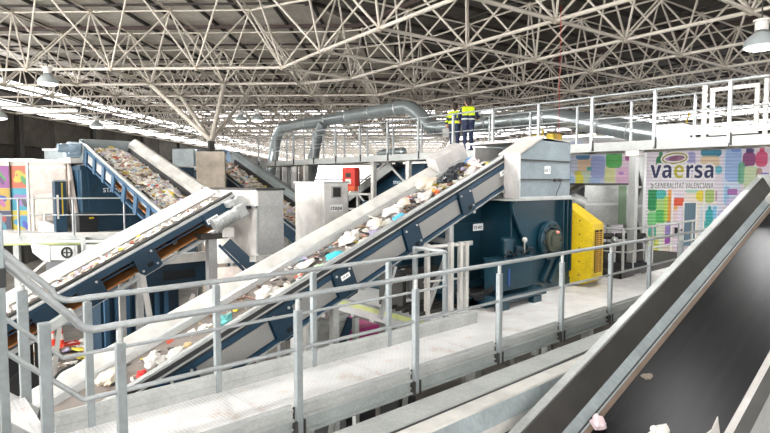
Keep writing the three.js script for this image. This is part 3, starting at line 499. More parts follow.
// ------------------------------------------------------------------ bags and scraps that can be told apart on the main belt: [u, v, width, height, tone, kind, label]
{
  const tone = { cream: 0xcbbfab, white: 0xd0ccc5, red: 0xe0362f, beige: 0xd9bb8a, teal: 0x5fa9a6, aqua: 0x35b0bd, yellow: 0xf3df1c, green: 0xb5d3ae, blue: 0x4aa3d0, grey: 0xbdb7b2, orange: 0xee6d3c, black: 0x2a2c30, pink: 0xdcc6c8, sky: 0x6d9fd0 };
  const mats = {}; for (const k in tone) mats[k] = std(tone[k], { roughness: k === 'black' ? .3 : .55 });
  const list = [
    [1.78, 6.74, .30, .20, 'cream', 'cream crumpled plastic bag nearest the foot of the main belt', 'plastic_bag'],
    [2.21, 6.40, .27, .26, 'white', 'large white bag with a red wrapper leaning against it', 'plastic_bag'],
    [2.42, 6.28, .22, .17, 'white', 'white bag just uphill of the one with the red wrapper', 'plastic_bag'],
    [2.03, 6.36, .12, .11, 'red', 'bright red plastic wrapper beside a large white bag', 'wrapper'],
    [2.57, 6.40, .09, .09, 'beige', 'small beige carton lying above the white bags low on the belt', 'carton'],
    [2.66, 6.12, .18, .13, 'white', 'small white bag against the belt edge near a beige carton', 'plastic_bag'],
    [3.09, 6.42, .22, .17, 'teal', 'dull teal plastic bag with a yellow scrap above it', 'plastic_bag'],
    [3.30, 6.58, .08, .08, 'yellow', 'bright yellow scrap beside the dull teal bag', 'scrap'],
    [2.88, 6.62, .2, .06, 'white', 'folded white paper sheet left of the dull teal bag', 'paper_sheet'],
    [3.22, 6.2, .22, .1, 'cream', 'flattened cream bag with dark folds in front of the dull teal bag', 'plastic_bag'],
    [3.69, 6.46, .36, .22, 'white', 'big white bag with pale blue print half way up the belt', 'plastic_bag'],
    [3.82, 6.14, .33, .16, 'cream', 'long flat cream bag at the belt edge beside the big printed bag', 'plastic_bag'],
    [4.45, 6.70, .34, .07, 'white', 'wide white paper sheet lying against the far skirt', 'paper_sheet'],
    [4.43, 6.34, .16, .09, 'green', 'pale green and white wrapper near the wide paper sheet', 'wrapper'],
    [4.80, 6.40, .3, .1, 'aqua', 'turquoise plastic strip lying below a large white bag', 'plastic_strip'],
    [5.24, 6.58, .4, .25, 'white', 'large white bag just uphill of the turquoise strip', 'plastic_bag'],
    [5.17, 6.22, .18, .15, 'cream', 'small cream bag at the belt edge beside a large white bag', 'plastic_bag'],
    [5.70, 6.48, .23, .17, 'cream', 'pale yellowish bag between the large white bag and the blue one', 'plastic_bag'],
    [6.14, 6.65, .36, .2, 'white', 'white bag directly behind the bright blue bag', 'plastic_bag'],
    [5.97, 6.26, .34, .16, 'blue', 'bright blue plastic bag at the belt edge', 'plastic_bag'],
    [6.47, 6.66, .26, .19, 'cream', 'cream crumpled paper bag uphill of the bright blue bag', 'paper_bag'],
    [6.68, 6.43, .32, .22, 'grey', 'grey glossy film bundle beside an orange scrap', 'film_bundle'],
    [7.18, 6.92, .4, .26, 'cream', 'largest cream bag against the far wall near the belt top', 'plastic_bag'],
    [6.98, 6.43, .14, .09, 'orange', 'orange plastic scrap beside the grey film bundle', 'scrap'],
    [7.55, 6.60, .46, .28, 'black', 'glossy black rubbish bag near the top of the main belt', 'rubbish_bag'],
    [7.95, 6.84, .32, .2, 'black', 'smaller black rubbish bag above the glossy one', 'rubbish_bag'],
    [7.82, 6.34, .34, .18, 'grey', 'grey white film sheet beside the black rubbish bag', 'film_sheet'],
    [8.40, 6.94, .2, .11, 'sky', 'light blue scrap at the top of the belt by the far wall', 'scrap'],
    [8.30, 6.72, .3, .18, 'pink', 'pinkish white bag about to fall into the grey hopper', 'plastic_bag'],
    [8.15, 6.5, .22, .14, 'white', 'small white bag below the pinkish one at the belt top', 'plastic_bag'],
    [8.22, 6.26, .22, .09, 'yellow', 'yellow plastic wrapper at the belt edge by the hopper', 'wrapper'],
    [1.4, 6.42, .2, .07, 'white', 'white sheet with an orange corner low by the walkway kerb', 'paper_sheet'],
    [1.27, 6.5, .09, .06, 'sky', 'small pale blue scrap at the lowest end of the main belt', 'scrap'],
  ];
  const shapes = []; for (let i = 0; i < 9; i++) shapes.push(crumple(i * 1.37 + .4, 3, .34, .85)), shapes[i].computeBoundingBox();
  list.forEach(([u, v, w, h, t, text, name], i) => {
    const g = shapes[i % 9], b = g.boundingBox, o = raw(numbered(name), g, mats[t], scene); const hs = Math.max(h * .75, .04);
    o.scale.set(w * 1.1 / (b.max.x - b.min.x), hs / (b.max.y - b.min.y), w * .9 / (b.max.z - b.min.z)); o.rotation.set(0, 0, Math.atan(C1S));
    const hb = -2.13 + C1S * (u - 1.81) - .145; o.position.copy(W(u, v, hb - b.min.y * o.scale.y * .93 + .004)); label(o, text, name.split('_').pop());
  });
  const bits = [], e = new THREE.Euler();
  for (let i = 0; i < 420; i++) { const u = 1.4 + 6.9 * Math.pow(rnd(), .7), v = rr(6.12, 6.9), s = rr(.012, .04) * (u > 5.3 ? 1.7 : 1), g = crumple(i % 7, 1, .5, .6), c = (i % 6 === 0 ? new THREE.Color(0x4a4845) : WASTE[Math.floor(rnd() * WASTE.length)]).clone().multiplyScalar(.72), col = new Float32Array(g.attributes.position.count * 3); for (let q = 0; q < col.length; q += 3) { col[q] = c.r; col[q + 1] = c.g; col[q + 2] = c.b; } g.setAttribute('color', new THREE.BufferAttribute(col, 3)); g.scale(s * 1.5, s * .6, s); g.applyMatrix4(new THREE.Matrix4().makeRotationFromEuler(e.set(0, rr(0, 6), .4))); const p = W(u, v, -2.13 + C1S * (u - 1.81) - .135); g.translate(p.x, p.y, p.z); bits.push(clean(g)); }
  label(raw(numbered('waste_layer'), mergeGeometries(bits), wasteMat, scene), 'small scraps scattered between the bags on the main belt', 'waste', null, 'stuff');
  // on the black belt
  const beltH = (u) => -2.665 + .3215 * (u - 3.4) - .395;
  const put = (name, u, v, w, h, m, text, cat, k) => { const g = crumple(k, 3, .3, .95); g.computeBoundingBox(); const b = g.boundingBox, o = raw(numbered(name), g, m, scene); o.scale.set(w / (b.max.x - b.min.x), h / (b.max.y - b.min.y), w / (b.max.z - b.min.z)); o.rotation.z = Math.atan(.3215); o.position.copy(W(u, v, beltH(u) - b.min.y * o.scale.y)); return label(o, text, cat); };
  put('plastic_bag', 5.2, 2.58, .17, .19, mats.pink, 'pink rimmed clear plastic bag lying by the brown skirt of the black belt', 'bag', 2.2);
  put('paper_ball', 5.38, 2.06, .2, .12, mats.white, 'low white crumpled paper in the middle of the black belt', 'paper', 4.4);
  const tri = lone('paper_sheet', [solid([[0, 0], [.2, .02], [.17, .22], [.12, .1]], .012, (a, b, t) => new THREE.Vector3(a, b, t))], mats.white, new THREE.Vector3(), 'upright torn white paper on the right side of the black belt', 'paper'); tri.position.copy(W(5.5, 1.75, beltH(5.5))); tri.rotation.y = -.7;
  put('leaf', 6.2, 2.52, .13, .02, std(0x7a7062, { roughness: .9 }), 'dry grey brown leaf flat on the black belt', 'leaf', 1.1);
}

// ------------------------------------------------------------------ shredder, hopper, guard and hydraulics
{
  const o = base('shredder', W(9.2, 6.8, DECK), 'dark teal industrial shredder with a round bearing and a yellow drive guard', 'shredder'), m = M.machineBlue;
  part('feed_body', [ub(7.05, 8.9, 6.55, 8.4, DECK + .22, -.42, .02), ub(7.0, 8.9, 6.5, 8.45, -.46, -.36), ub(7.0, 8.9, 6.5, 6.56, -.78, -.74), ub(6.95, 8.9, 6.45, 8.4, DECK + .12, DECK + .26)], m, o);
  part('rotor_housing', [ub(8.35, 10.15, 5.85, 8.3, DECK + .15, -.3, .015)], m, o);
  part('end_plate', [solid([[8.14, -.3], [10.2, -.3], [10.2, -1.9], [8.75, -1.9], [8.75, -1.25], [8.42, -.86], [8.2, -.5]], .05, (a, b, t) => W(a, b, 5.72 + t).setY(b + EYE).setZ(-(5.72 + t)))], m, o);
  part('top_flange', [ub(8.1, 10.25, 5.6, 8.3, -.32, -.285)], M.galvDull, o);
  const ring = (r0, r1, d, u, h, v) => { const s = new THREE.Shape(); s.absarc(0, 0, r1, 0, Math.PI * 2); if (r0 > 0) { const q = new THREE.Path(); q.absarc(0, 0, r0, 0, Math.PI * 2, true); s.holes.push(q); } return new THREE.ExtrudeGeometry(s, { depth: d, bevelEnabled: true, bevelSize: .012, bevelThickness: .012, bevelSegments: 1, curveSegments: 32 }).translate(u, h + EYE, -v); };
  part('bearing_ring', [ring(.26, .36, .07, 9.32, -1.1, 5.68)], m, o); const bh = part('bearing_housing', [ring(0, .2, .12, 9.32, -1.1, 5.68), ub(9.2, 9.44, 5.5, 5.62, -1.2, -1.0, .02)], std(0x4d5446, { map: dirtTex, roughness: .6 }), o, 'olive greasy bearing housing');
  part('grease_fitting', [new THREE.SphereGeometry(.035, 12, 8).translate(...W(9.34, 5.5, -.93).toArray())], std(0xd98a78), bh);
  for (let i = 0; i < 10; i++) { const a = i / 10 * Math.PI * 2; part('bolt', [new THREE.CylinderGeometry(.024, .024, .05, 6).rotateX(Math.PI / 2).translate(...W(9.32 + .31 * Math.cos(a), 5.6, -1.1 + .31 * Math.sin(a)).toArray())], M.darkSteel, o); }
  for (const u of [9.75, 9.9, 10.05]) part('stiffener', [ub(u - .015, u + .015, 5.62, 5.73, -1.75, -.34)], m, o);
  part('brace', [bar(W(9.1, 5.66, -1.85), W(9.5, 5.66, -1.35), .06, .1)], m, o); part('brace', [bar(W(9.35, 5.66, -1.9), W(9.75, 5.66, -1.45), .06, .1)], m, o);
  part('base_frame', [ub(7.0, 10.2, 5.7, 5.84, DECK, DECK + .18), ub(7.0, 10.2, 8.2, 8.34, DECK, DECK + .18), ub(8.9, 9.1, 5.7, 8.3, DECK, DECK + .16), ub(7.0, 7.2, 5.7, 8.3, DECK, DECK + .16)], m, o);
  const gd = part('guard', [solid([[5.24, DECK + .16], [5.24, -.81], [5.85, -.42], [5.85, DECK + .06], [5.4, DECK + .06]], .46, (a, b, t) => W(10.16 + t, a, b))], M.yellow, o, 'bright yellow drive guard with a vent grille');
  part('vent', [ub(10.26, 10.54, 5.225, 5.236, DECK + .3, -.93)], M.hole, gd, 'dark vent opening');
  for (let i = 0; i < 20; i++) part('louver', [bar(W(10.26, 5.22, DECK + .33 + i * .04), W(10.54, 5.22, DECK + .33 + i * .04), .012, .02)], std(0xb98b2a), gd);
  part('louver_post', [ub(10.392, 10.408, 5.21, 5.225, DECK + .3, -.93)], std(0xb98b2a), gd);
  for (let i = 0; i < 5; i++) part('bolt', [new THREE.CylinderGeometry(.016, .016, .02, 6).rotateZ(Math.PI / 2).translate(...W(10.155, 5.5, -.75 - i * .27).toArray())], M.darkSteel, gd);
  plaque('number_plate', .3, .13, plateText('CE-401', .3, .13), o, W(8.2, 6.49, -.83), FACE_NEAR);
  part('corner_bracket', [pipe([W(8.22, 5.7, -.6), W(8.13, 5.69, -.42), W(8.2, 5.68, -.33), W(8.35, 5.68, -.33)], .018, 8, 6)], m, o);
}
{
  const o = base('hopper', W(9.1, 6.4, -.28), 'grey steel feed hopper with a sloping top on the shredder', 'hopper'), u0 = 8.28, u1 = 10.0, v0 = 5.65, v1 = 7.5;
  part('front_panel', [solid([[u0 + .02, -.28], [u1, -.28], [u1, .79], [9.02, .83], [u0 + .02, .5]], .03, (a, b, t) => W(a, v0 + t, b))], M.hopper, o);
  part('side_panel', [ub(u0, u0 + .03, v0, v0 + .33, -.28, .52)], M.hopperLight, o, 'end panel beside the conveyor coloured lighter as its lit side');  // lighter copy of the hopper grey stands in for light from the left
  part('sloping_top', [solid([[u0 - .03, .5], [u0 - .03, .53], [9.02, .875], [9.06, .86], [9.06, .84], [9.02, .84]], .46, (a, b, t) => W(a, v0 - .03 + t, b))], M.hopperTop, o);
  part('back_panel', [ub(u0 + .7, u1 + .4, v1 - .28, v1 - .25, -.28, .74)], M.white, o); part('end_panel', [ub(u1 - .03, u1, v0 + .03, v1, -.28, .78)], M.hopper, o); part('top_panel', [ub(9.02, u1, v0, v1, .78, .82)], M.hopperLight, o);  // white of the back panel makes up in colour for missing light
  for (const h of [.06, .41]) part('panel_rib', [ub(u0 + .02, u1, v0 - .022, v0, h - .012, h + .012)], M.darkSteel, o);
  part('side_lip', [ub(u0 - .02, u0 + .02, v0 - .015, v0 + .02, -.28, .5)], M.galv, o); part('bottom_lip', [ub(u0 - .05, u1 + .03, v0 - .03, v0 + .02, -.285, -.25)], M.galv, o);
  plaque('number_plate', .2, .14, plateText('461', .2, .14, '#f2f2ee', '#15202a', .8), o, W(9.17, v0 - .012, .24), FACE_NEAR);
  part('cable', [pipe([W(9.62, v0 - .02, .06), W(9.6, v0 - .02, -.05), W(9.5, v0 - .02, -.18), W(9.46, v0 - .02, -.28)], .006, 6, 6)], M.black, o); part('latch', [ub(9.4, 9.52, v0 - .04, v0, .03, .08), ub(9.58, 9.66, v0 - .04, v0, .03, .08)], M.darkSteel, o);
}
{
  const o = base('hydraulic_unit', W(8.2, 5.6, DECK), 'dark teal hydraulic power pack on a base tray in front of the shredder', 'hydraulic unit'), m = M.machineBlue;
  part('tank', [ub(7.35, 8.2, 5.32, 5.68, -1.78, -1.28, .015)], m, o); part('tank_lid', [ub(7.32, 8.23, 5.3, 5.69, -1.28, -1.25)], m, o);
  part('tray', [ub(7.2, 8.6, 5.26, 5.69, -1.96, -1.84, .01)], m, o); for (const [u, v] of [[7.35, 5.3], [8.3, 5.3], [8.3, 5.6], [7.35, 5.6]]) part('foot', [ub(u - .12, u + .12, v - .05, v + .06, DECK, -1.96)], m, o);
  part('motor', [new THREE.CylinderGeometry(.1, .1, .22, 20).translate(...W(7.75, 5.5, -1.1).toArray()), new THREE.CylinderGeometry(.115, .115, .05, 20).translate(...W(7.75, 5.5, -.96).toArray())], m, o);
  part('pump', [new THREE.CylinderGeometry(.08, .08, .14, 16).translate(...W(8.02, 5.48, -1.16).toArray()), ub(7.9, 8.12, 5.42, 5.55, -1.25, -1.14)], m, o);
  part('filter_cap', [new THREE.SphereGeometry(.05, 16, 12).translate(...W(8.25, 5.5, -1.0).toArray()), rod(W(8.25, 5.5, -1.25), W(8.25, 5.5, -1.04), .014)], M.white, o, 'white filter cap');
  for (const [a, b] of [[7.55, 7.75], [7.8, 8.05], [8.1, 8.4]]) part('hose', [pipe([W(a, 5.42, -1.25), W((a + b) / 2, 5.38, -1.13), W(b, 5.4, -1.22)], .014, 8, 8)], M.black, o);
  part('level_gauge', [ub(7.52, 7.56, 5.31, 5.325, -1.7, -1.42)], std(0x2c4a8a, { roughness: .4 }), o, 'blue level gauge');
  for (let i = 0; i < 5; i++) part('drain_pipe', [pipe([W(6.95 + i * .05, 5.9, -1.86 - i * .02), W(7.15, 5.6, -1.8 - i * .03), W(7.36, 5.5, -1.7 - i * .02)], .012, 6, 6)], M.black, o);
}
{
  const o = base('drive_motor', W(6.7, 6.6, DECK), 'blue electric drive motor on a steel frame under the main conveyor', 'motor');
  part('barrel', [new THREE.CylinderGeometry(.24, .24, .6, 24).rotateZ(Math.PI / 2).translate(...W(6.55, 6.7, -1.18).toArray())], M.machineBlue, o); part('fan_cowl', [new THREE.CylinderGeometry(.27, .22, .16, 24).rotateZ(Math.PI / 2).translate(...W(6.18, 6.7, -1.18).toArray())], M.ribBlue, o);
  part('yellow_cover', [ub(6.02, 6.1, 6.4, 6.75, -1.28, -1.02, .02)], M.yellow, o); part('frame', [ub(6.1, 7.0, 6.4, 6.48, -1.5, -1.42), ub(6.1, 7.0, 6.9, 6.98, -1.5, -1.42), ub(6.15, 6.23, 6.4, 6.98, DECK, -1.5), ub(6.85, 6.93, 6.4, 6.98, DECK, -1.5)], M.darkSteel, o);
  for (let i = 0; i < 5; i++) part('cable_tray', [ub(6.0, 7.1, 5.9 + i * .16, 5.94 + i * .16, DECK, DECK + .06)], M.darkSteel, o);
}
{
  const o = base('safety_gate', W(7, 5.5, DECK), 'small pale steel safety gate frame beside the conveyor legs', 'gate');
  for (const [u, v] of [[6.2, 5.9], [6.62, 5.78], [6.84, 5.77], [6.96, 5.75]]) part('post', [ub(u - .035, u + .035, v - .035, v + .035, DECK, -.95, .005)], M.paleSteel, o);
  part('rail', [rod(W(6.15, 5.92, -1.0), W(7.02, 5.74, -1.0), .024)], M.paleSteel, o); part('rail', [rod(W(6.15, 5.92, -1.55), W(7.0, 5.75, -1.55), .018)], M.paleSteel, o);
}
{
  const o = base('baler', W(5.3, 6.8, -EYE), 'magenta and dark red machine with grey slats below the platform edge', 'machine');
  part('body', [ub(5.0, 5.7, 6.45, 7.4, -3.0, -2.24, .02)], M.magenta, o); part('stand', [ub(5.05, 5.65, 6.5, 7.35, -EYE, -3.0)], M.black, o); part('cabinet', [ub(5.3, 5.72, 5.6, 6.1, -2.8, -2.26, .02)], M.maroon, o, 'dark red cabinet'); part('cabinet_door', [ub(5.285, 5.3, 5.65, 6.05, -2.75, -2.34, .005)], M.maroon, o);
  for (let i = 0; i < 8; i++) part('slat', [bar(W(4.3, 6.35, -2.02 - i * .1), W(4.98, 6.35, -1.98 - i * .1), .03, .12)], M.galvDull, o);
  part('upright', [ub(5.0, 5.07, 6.2, 6.28, -EYE, -1.98)], M.galvDull, o); part('cabinet_stand', [ub(5.35, 5.7, 5.65, 6.05, -EYE, -2.8)], M.black, o); part('side_beam', [bar(W(4.35, 6.3, -3.2), W(5.0, 6.3, -2.0), .04, .12)], M.blueDark, o);
}

// ------------------------------------------------------------------ steel chute, white cabinet and what stands behind
{
  const o = base('chute', W(5.3, 10, -1.7), 'large pale sheet steel chute under the head of the white-covered conveyor', 'chute'), u0 = 5.0, u1 = 5.56, v0 = 9.06, v1 = 11.4;
  part('side_panel', [solid([[v0, -.13], [v1, -.13], [v1, -1.3], [v1 - .3, -1.62], [v0, -1.34]], .03, (a, b, t) => W(u0 + t, a, b))], M.white, o); part('front_panel', [ub(u0 + .03, u1, v0, v0 + .03, -1.34, -.13)], M.chuteSteel, o);  // light from the left is put into the whiter side panel
  part('back_panel', [ub(u1 - .03, u1, v0 + .03, v1, -1.34, -.13)], M.paleSteel, o); part('panel_rib', [ub(u0 - .03, u1 + .03, v0 - .03, v0, -.46, -.42)], M.galv, o); part('panel_rib', [ub(u0 - .03, u0, v0 - .03, v1 - .6, -.46, -.42)], M.galv, o);
  part('corner_angle', [ub(u0 - .02, u0 + .03, v0 - .02, v0 + .03, -1.3, -.46)], M.galvDull, o); part('top_lip', [ub(u0 - .03, u1 + .02, v0 - .03, v1, -.14, -.1)], M.darkSteel, o);
  part('bottom_flange', [solid([[v0 - .05, -1.34], [v1 - .3, -1.62], [v1 - .3, -1.72], [v0 - .05, -1.44]], .1, (a, b, t) => W(u0 - .06 + t, a, b))], M.paleSteel, o); part('bottom_flange', [ub(u0, u1 + .05, v0 - .06, v0 + .02, -1.44, -1.34)], M.paleSteel, o);
  part('under_frame', [solid([[v0 - .05, -1.5], [v1 - .5, -1.78], [v1 - .5, -2.1], [v0 - .05, -1.8]], .5, (a, b, t) => W(u0 + .02 + t, a, b))], M.pinkWhite, o);
  for (const [u, v] of [[5.05, 9.1], [5.5, 9.1], [5.05, 11], [5.5, 11]]) part('leg', [ub(u - .06, u + .06, v - .06, v + .06, -EYE, -1.5)], M.galv, o);
}
{
  const o = base('steel_column', W(4.3, 10, -EYE), 'grey steel column with blue braces carrying the white-covered conveyor head', 'column');
  part('shaft', [ub(4.28, 4.44, 9.55, 9.7, -EYE, -.95), ub(4.22, 4.5, 9.5, 9.75, -EYE, -EYE + .03)], M.galv, o); part('bracket', [ub(4.1, 4.6, 9.45, 9.75, -1.02, -.92)], M.darkSteel, o); part('junction_box', [ub(4.5, 4.72, 9.4, 9.55, -1.0, -.82, .02)], M.white, o, 'white junction box');
  part('brace', [bar(W(4.5, 9.6, -1.15), W(5.0, 9.4, -1.75), .08, .05)], M.blue, o); part('brace', [bar(W(4.6, 9.5, -1.1), W(5.1, 9.2, -1.7), .06, .2)], M.blueDark, o);
}
{
  const o = base('press', W(4, 12.3, -EYE), 'blue steel press with ribbed lower walls behind the left conveyor', 'press');
  part('body', [ub(3.1, 4.7, 12.1, 13.4, -EYE, -2.3)], M.blueDark, o); for (let i = 0; i < 7; i++) part('rib', [ub(3.15 + i * .2, 3.24 + i * .2, 12.0, 12.1, -EYE + .2, -2.25)], M.ribBlue, o);
  part('header', [ub(3.9, 5.3, 11.9, 12.6, -2.3, -1.75, .02)], M.blueDark, o); part('opening', [ub(4.3, 5.0, 11.88, 11.9, -2.1, -1.9)], M.hole, o); part('header_beam', [ub(3.7, 5.5, 11.85, 12.0, -1.75, -1.55)], M.paleSteel, o);
}
{
  const o = base('cabinet', W(7.2, 10.3, DECK), 'tall white cabinet with a small window and black lettering', 'cabinet'), u0 = 7.0, u1 = 7.66, v0 = 9.75, v1 = 10.9;
  part('body', [ub(u0, u1, v0, v1, -EYE, 0, .015)], M.white, o); part('side_door', [ub(u0 - .015, u0, v0 + .07, v1 - .05, -1.8, -.06, .004)], M.white, o); part('top_lip', [ub(u0 - .02, u1 + .02, v0 - .02, v1 + .02, -.005, .03)], M.galv, o);
  const w = part('window_frame', [ub(u0 + .2, u0 + .47, v0 - .02, v0, -.34, -.07)], M.galv, o); part('window_pane', [ub(u0 + .23, u0 + .44, v0 - .024, v0 - .02, -.31, -.1)], M.darkSteel, w);
  plaque('lettering', .34, .15, plateText('ctopa', .34, .15, '#efeeea', '#1a1a1a', .8), o, W(u0 + .33, v0 - .006, -.55), FACE_NEAR);
}
{
  const o = base('fire_cabinet', W(12.55, 15.7, -.1), 'red fire hose cabinet with a white notice under the high walkway', 'cabinet');
  part('box', [ub(12.4, 12.65, 15.4, 16.15, -.12, .56, .02)], M.red, o); part('window_pane', [ub(12.385, 12.4, 15.62, 15.9, .2, .36)], M.darkSteel, o); part('notice', [ub(12.385, 12.4, 15.6, 15.92, -.04, .14)], M.white, o, 'white notice'); part('hose_drum', [ub(12.42, 12.62, 15.45, 16.1, -.3, -.12, .03)], std(0xd1603a), o);
  part('stand', [ub(12.6, 12.66, 15.4, 15.46, -EYE, .5), ub(12.6, 12.66, 16.08, 16.14, -EYE, .5)], M.galv, o);
}
{
  const o = base('steel_trestle', W(12.6, 15.5, -EYE), 'pale braced steel trestle below the red fire cabinet', 'trestle');
  for (const v of [14.6, 15.3, 16.0]) part('post', [ub(12.45, 12.53, v, v + .07, -EYE, -.35)], M.paleSteel, o);
  for (const h of [-.4, -.95, -1.6]) part('rail', [ub(12.45, 12.52, 14.5, 16.2, h - .035, h + .035)], M.paleSteel, o);
  part('brace', [bar(W(12.5, 14.65, -.95), W(12.5, 15.3, -.4), .05, .05)], M.paleSteel, o); part('brace', [bar(W(12.5, 15.4, -1.6), W(12.5, 16.0, -.95), .05, .05)], M.paleSteel, o);
}
{
  const o = base('container', W(14, 14, -EYE), 'dark blue sorting machine housing behind the high walkway posts', 'container');
  part('body', [ub(13.9, 17.5, 13.2, 16.1, -EYE, .68, .03)], M.containerBlue, o); for (const h of [.6, -.9]) part('rib', [ub(13.85, 17.5, 13.15, 13.2, h - .05, h + .05)], M.containerBlue, o);
  for (const u of [14.2, 15.4, 16.6]) part('rib', [ub(u - .05, u + .05, 13.15, 13.2, -EYE, .55)], M.containerBlue, o); part('brace', [bar(W(13.2, 14.4, .6), W(13.7, 13.3, -.6), .07, .07)], M.galvDull, o);
  plaque('lettering', .75, .18, plateText('STADLER', .75, .18, '#133a4f', '#dfe6ea', .75), o, W(14.75, 13.19, .0), FACE_NEAR);
  part('side_body', [ub(13.85, 13.9, 13.3, 16.05, -EYE, .6)], M.containerBlue, o); plaque('lettering', .7, .2, plateText('STADLER', .7, .2, '#133a4f', '#dfe6ea', .75), o, W(13.84, 14.6, .02), FACE_LEFT);
}
{
  const o = base('machine_housing', W(16, 10.5, -EYE), 'dark navy machine housing behind the workers on the high walkway', 'container');
  part('body', [ub(14.4, 14.9, 9.2, 11.9, -EYE, 1.15, .03)], std(0x1a2c3e, { roughness: .5, map: paintTex }), o); part('ladder', [ub(14.34, 14.4, 9.4, 9.44, -.5, 1.6), ub(14.34, 14.4, 9.0, 9.04, -.5, 1.6)], M.yellow, o, 'yellow steel ladder');
  for (let i = 0; i < 6; i++) part('rung', [ub(14.34, 14.37, 9.0, 9.44, .3 + i * .22, .33 + i * .22)], M.yellow, o);
  part('machine_cover', [ub(14.45, 14.95, 8.7, 8.98, .4, 1.45, .04)], M.yellow, o, 'yellow cover');
}
{
  const o = base('belt_conveyor', W(13.9, 17, -1), 'brown far conveyor sloping behind the red fire cabinet', 'conveyor');
  part('side_frame', [bar(W(13.3, 14.4, .62), W(13.3, 18.2, -1.2), .06, .3)], M.galvDull, o); part('side_frame', [bar(W(14.2, 14.4, .62), W(14.2, 18.2, -1.2), .06, .3)], M.rubberBrown, o); part('belt', [bar(W(13.75, 14.4, .6), W(13.75, 18.2, -1.22), .8, .04)], M.rubber, o); part('cover_rail', [bar(W(13.28, 14.4, .85), W(13.28, 18.2, -.97), .05, .06)], M.paleSteel, o);
  part('drive_block', [ub(13.7, 15, 16.4, 18.6, -EYE, -.6, .03)], M.black, o);
}
{ // baling unit with a curved hood behind the left part of the walkway
  const o = base('suction_hood', W(13.9, 15.0, .9), 'low rounded dark duct hood standing behind the high walkway railing', 'hood');
  part('hood', [pipe([W(14.4, 16.3, .7), W(14.4, 16.3, 1.0), W(14.4, 16.1, 1.15), W(14.4, 15.0, 1.17)], .16, 16, 8), new THREE.SphereGeometry(.16, 16, 10).translate(...W(14.4, 15.0, 1.17).toArray())], M.zinc, o); part('stand', [ub(14.3, 14.5, 15.1, 15.3, -EYE, 1.05)], M.darkSteel, o);
}

// ------------------------------------------------------------------ high walkway with its railings, columns, gate
const HIGH = .92;
{
  const o = base('walkway', W(12.9, 12, HIGH), 'high galvanised walkway crossing the hall on steel columns', 'walkway');
  for (let i = 0; i < 15; i++) part('deck_plate', [ub(12.32, 13.58, .2 + i * 1.6, 1.79 + i * 1.6, HIGH - .04, HIGH - .005)], M.deck, o);
  for (let i = 0; i < 16; i++) part('edge_beam', [ub(12.285, 12.32, .72 + 1.424 * i, .72 + 1.424 * (i + 1) - .02, .73, HIGH), ub(12.27, 12.33, .72 + 1.424 * i, .72 + 1.424 * (i + 1) - .02, .72, .735)], M.galvDull, o);
  part('edge_beam', [ub(13.56, 13.6, .2, 24, .73, HIGH)], M.paleSteel, o); for (let i = 0; i < 8; i++) part('cross_beam', [ub(12.32, 13.56, 1 + i * 3, 1.1 + i * 3, .74, HIGH - .05)], M.beamSteel, o);
  for (const v of [11.58, 12.67, 14.39, 18.55]) part('column', [ub(12.36, 12.5, v - .07, v + .07, -EYE, .73)], M.paleSteel, o);
  for (const v of [21.3, 8.2, 2.2]) part('column', [ub(13.3, 13.45, v - .07, v + .07, -EYE, .73)], M.galvDull, o);
}
for (const [u, first, text] of [[12.3, .72, 'long steel railing on the near side of the high walkway'], [13.53, 4.62, 'long steel railing on the far side of the high walkway']]) {
  const o = base('railing', W(u, 10, HIGH), text, 'railing'), far = u > 13, hi = 2.0;
  for (let v = first; v < 23; v += 1.424) { const p = raw('post', postGeo, M.rail, o); p.position.copy(W(u, v, (.78 + hi) / 2)).sub(o.position); p.scale.set(far ? .9 : 1.1, hi - .78, far ? .9 : 1.1); if (!far) { part('post_bracket', [ub(u - .05, u - .015, v - .06, v - .03, .74, .98)], M.darkSteel, o); } }
  const v0 = far ? 4.4 : .3; part('handrail', [rod(W(u, v0, hi), W(u, 23.3, hi), .026, 10)], M.rail, o); part('knee_rail', [rod(W(u, v0, 1.48), W(u, 23.3, 1.48), .018, 8)], M.rail, o); if (far) part('toe_plate', [ub(u, u + .012, v0, 23.3, HIGH, HIGH + .1)], M.paleSteel, o);
}
{
  const o = base('gate', W(13.5, 3.8, HIGH), 'white square safety gate on the far side of the high walkway', 'gate');
  for (const v of [4.42, 3.26]) part('gate_post', [ub(13.47, 13.55, v - .04, v + .04, HIGH, 2.15, .005)], M.white, o);
  part('gate_frame', [ub(13.47, 13.53, 3.38, 4.3, 1.04, 1.12), ub(13.47, 13.53, 3.38, 4.3, 1.99, 2.07), ub(13.48, 13.53, 3.38, 3.46, 1.05, 2.05), ub(13.48, 13.53, 4.22, 4.3, 1.05, 2.05)], M.white, o);
  part('gate_bar', [ub(13.49, 13.52, 3.4, 4.28, 1.6, 1.63)], M.white, o); part('hinge', [ub(13.46, 13.56, 4.3, 4.38, 1.7, 1.76)], M.galv, o);
}
{
  const o = base('lattice_column', W(12.9, 5.5, -EYE), 'braced steel lattice column under the high walkway beside the mural', 'column');
  for (const [u, v] of [[12.4, 5.45], [13.5, 5.74]]) { part('upright', [ub(u - .08, u + .08, v - .08, v + .08, -EYE, .73, .01)], M.galv, o); part('foot_plate', [ub(u - .16, u + .16, v - .16, v + .16, DECK, DECK + .03)], M.galv, o); }
  const q = [[.6, -.1], [-.1, -.55], [-.55, -1.25], [-1.25, -1.9]]; q.forEach(([a, b], i) => { part('brace', [bar(W(12.42, 5.46, i % 2 ? b : a), W(13.48, 5.74, i % 2 ? a : b), .06, .06)], M.darkSteel, o); part('cross_bar', [bar(W(12.42, 5.46, b), W(13.48, 5.74, b), .05, .05)], M.galvDull, o); });
  part('head_plate', [ub(12.28, 12.55, 5.3, 5.6, .6, .73)], M.white, o);
}

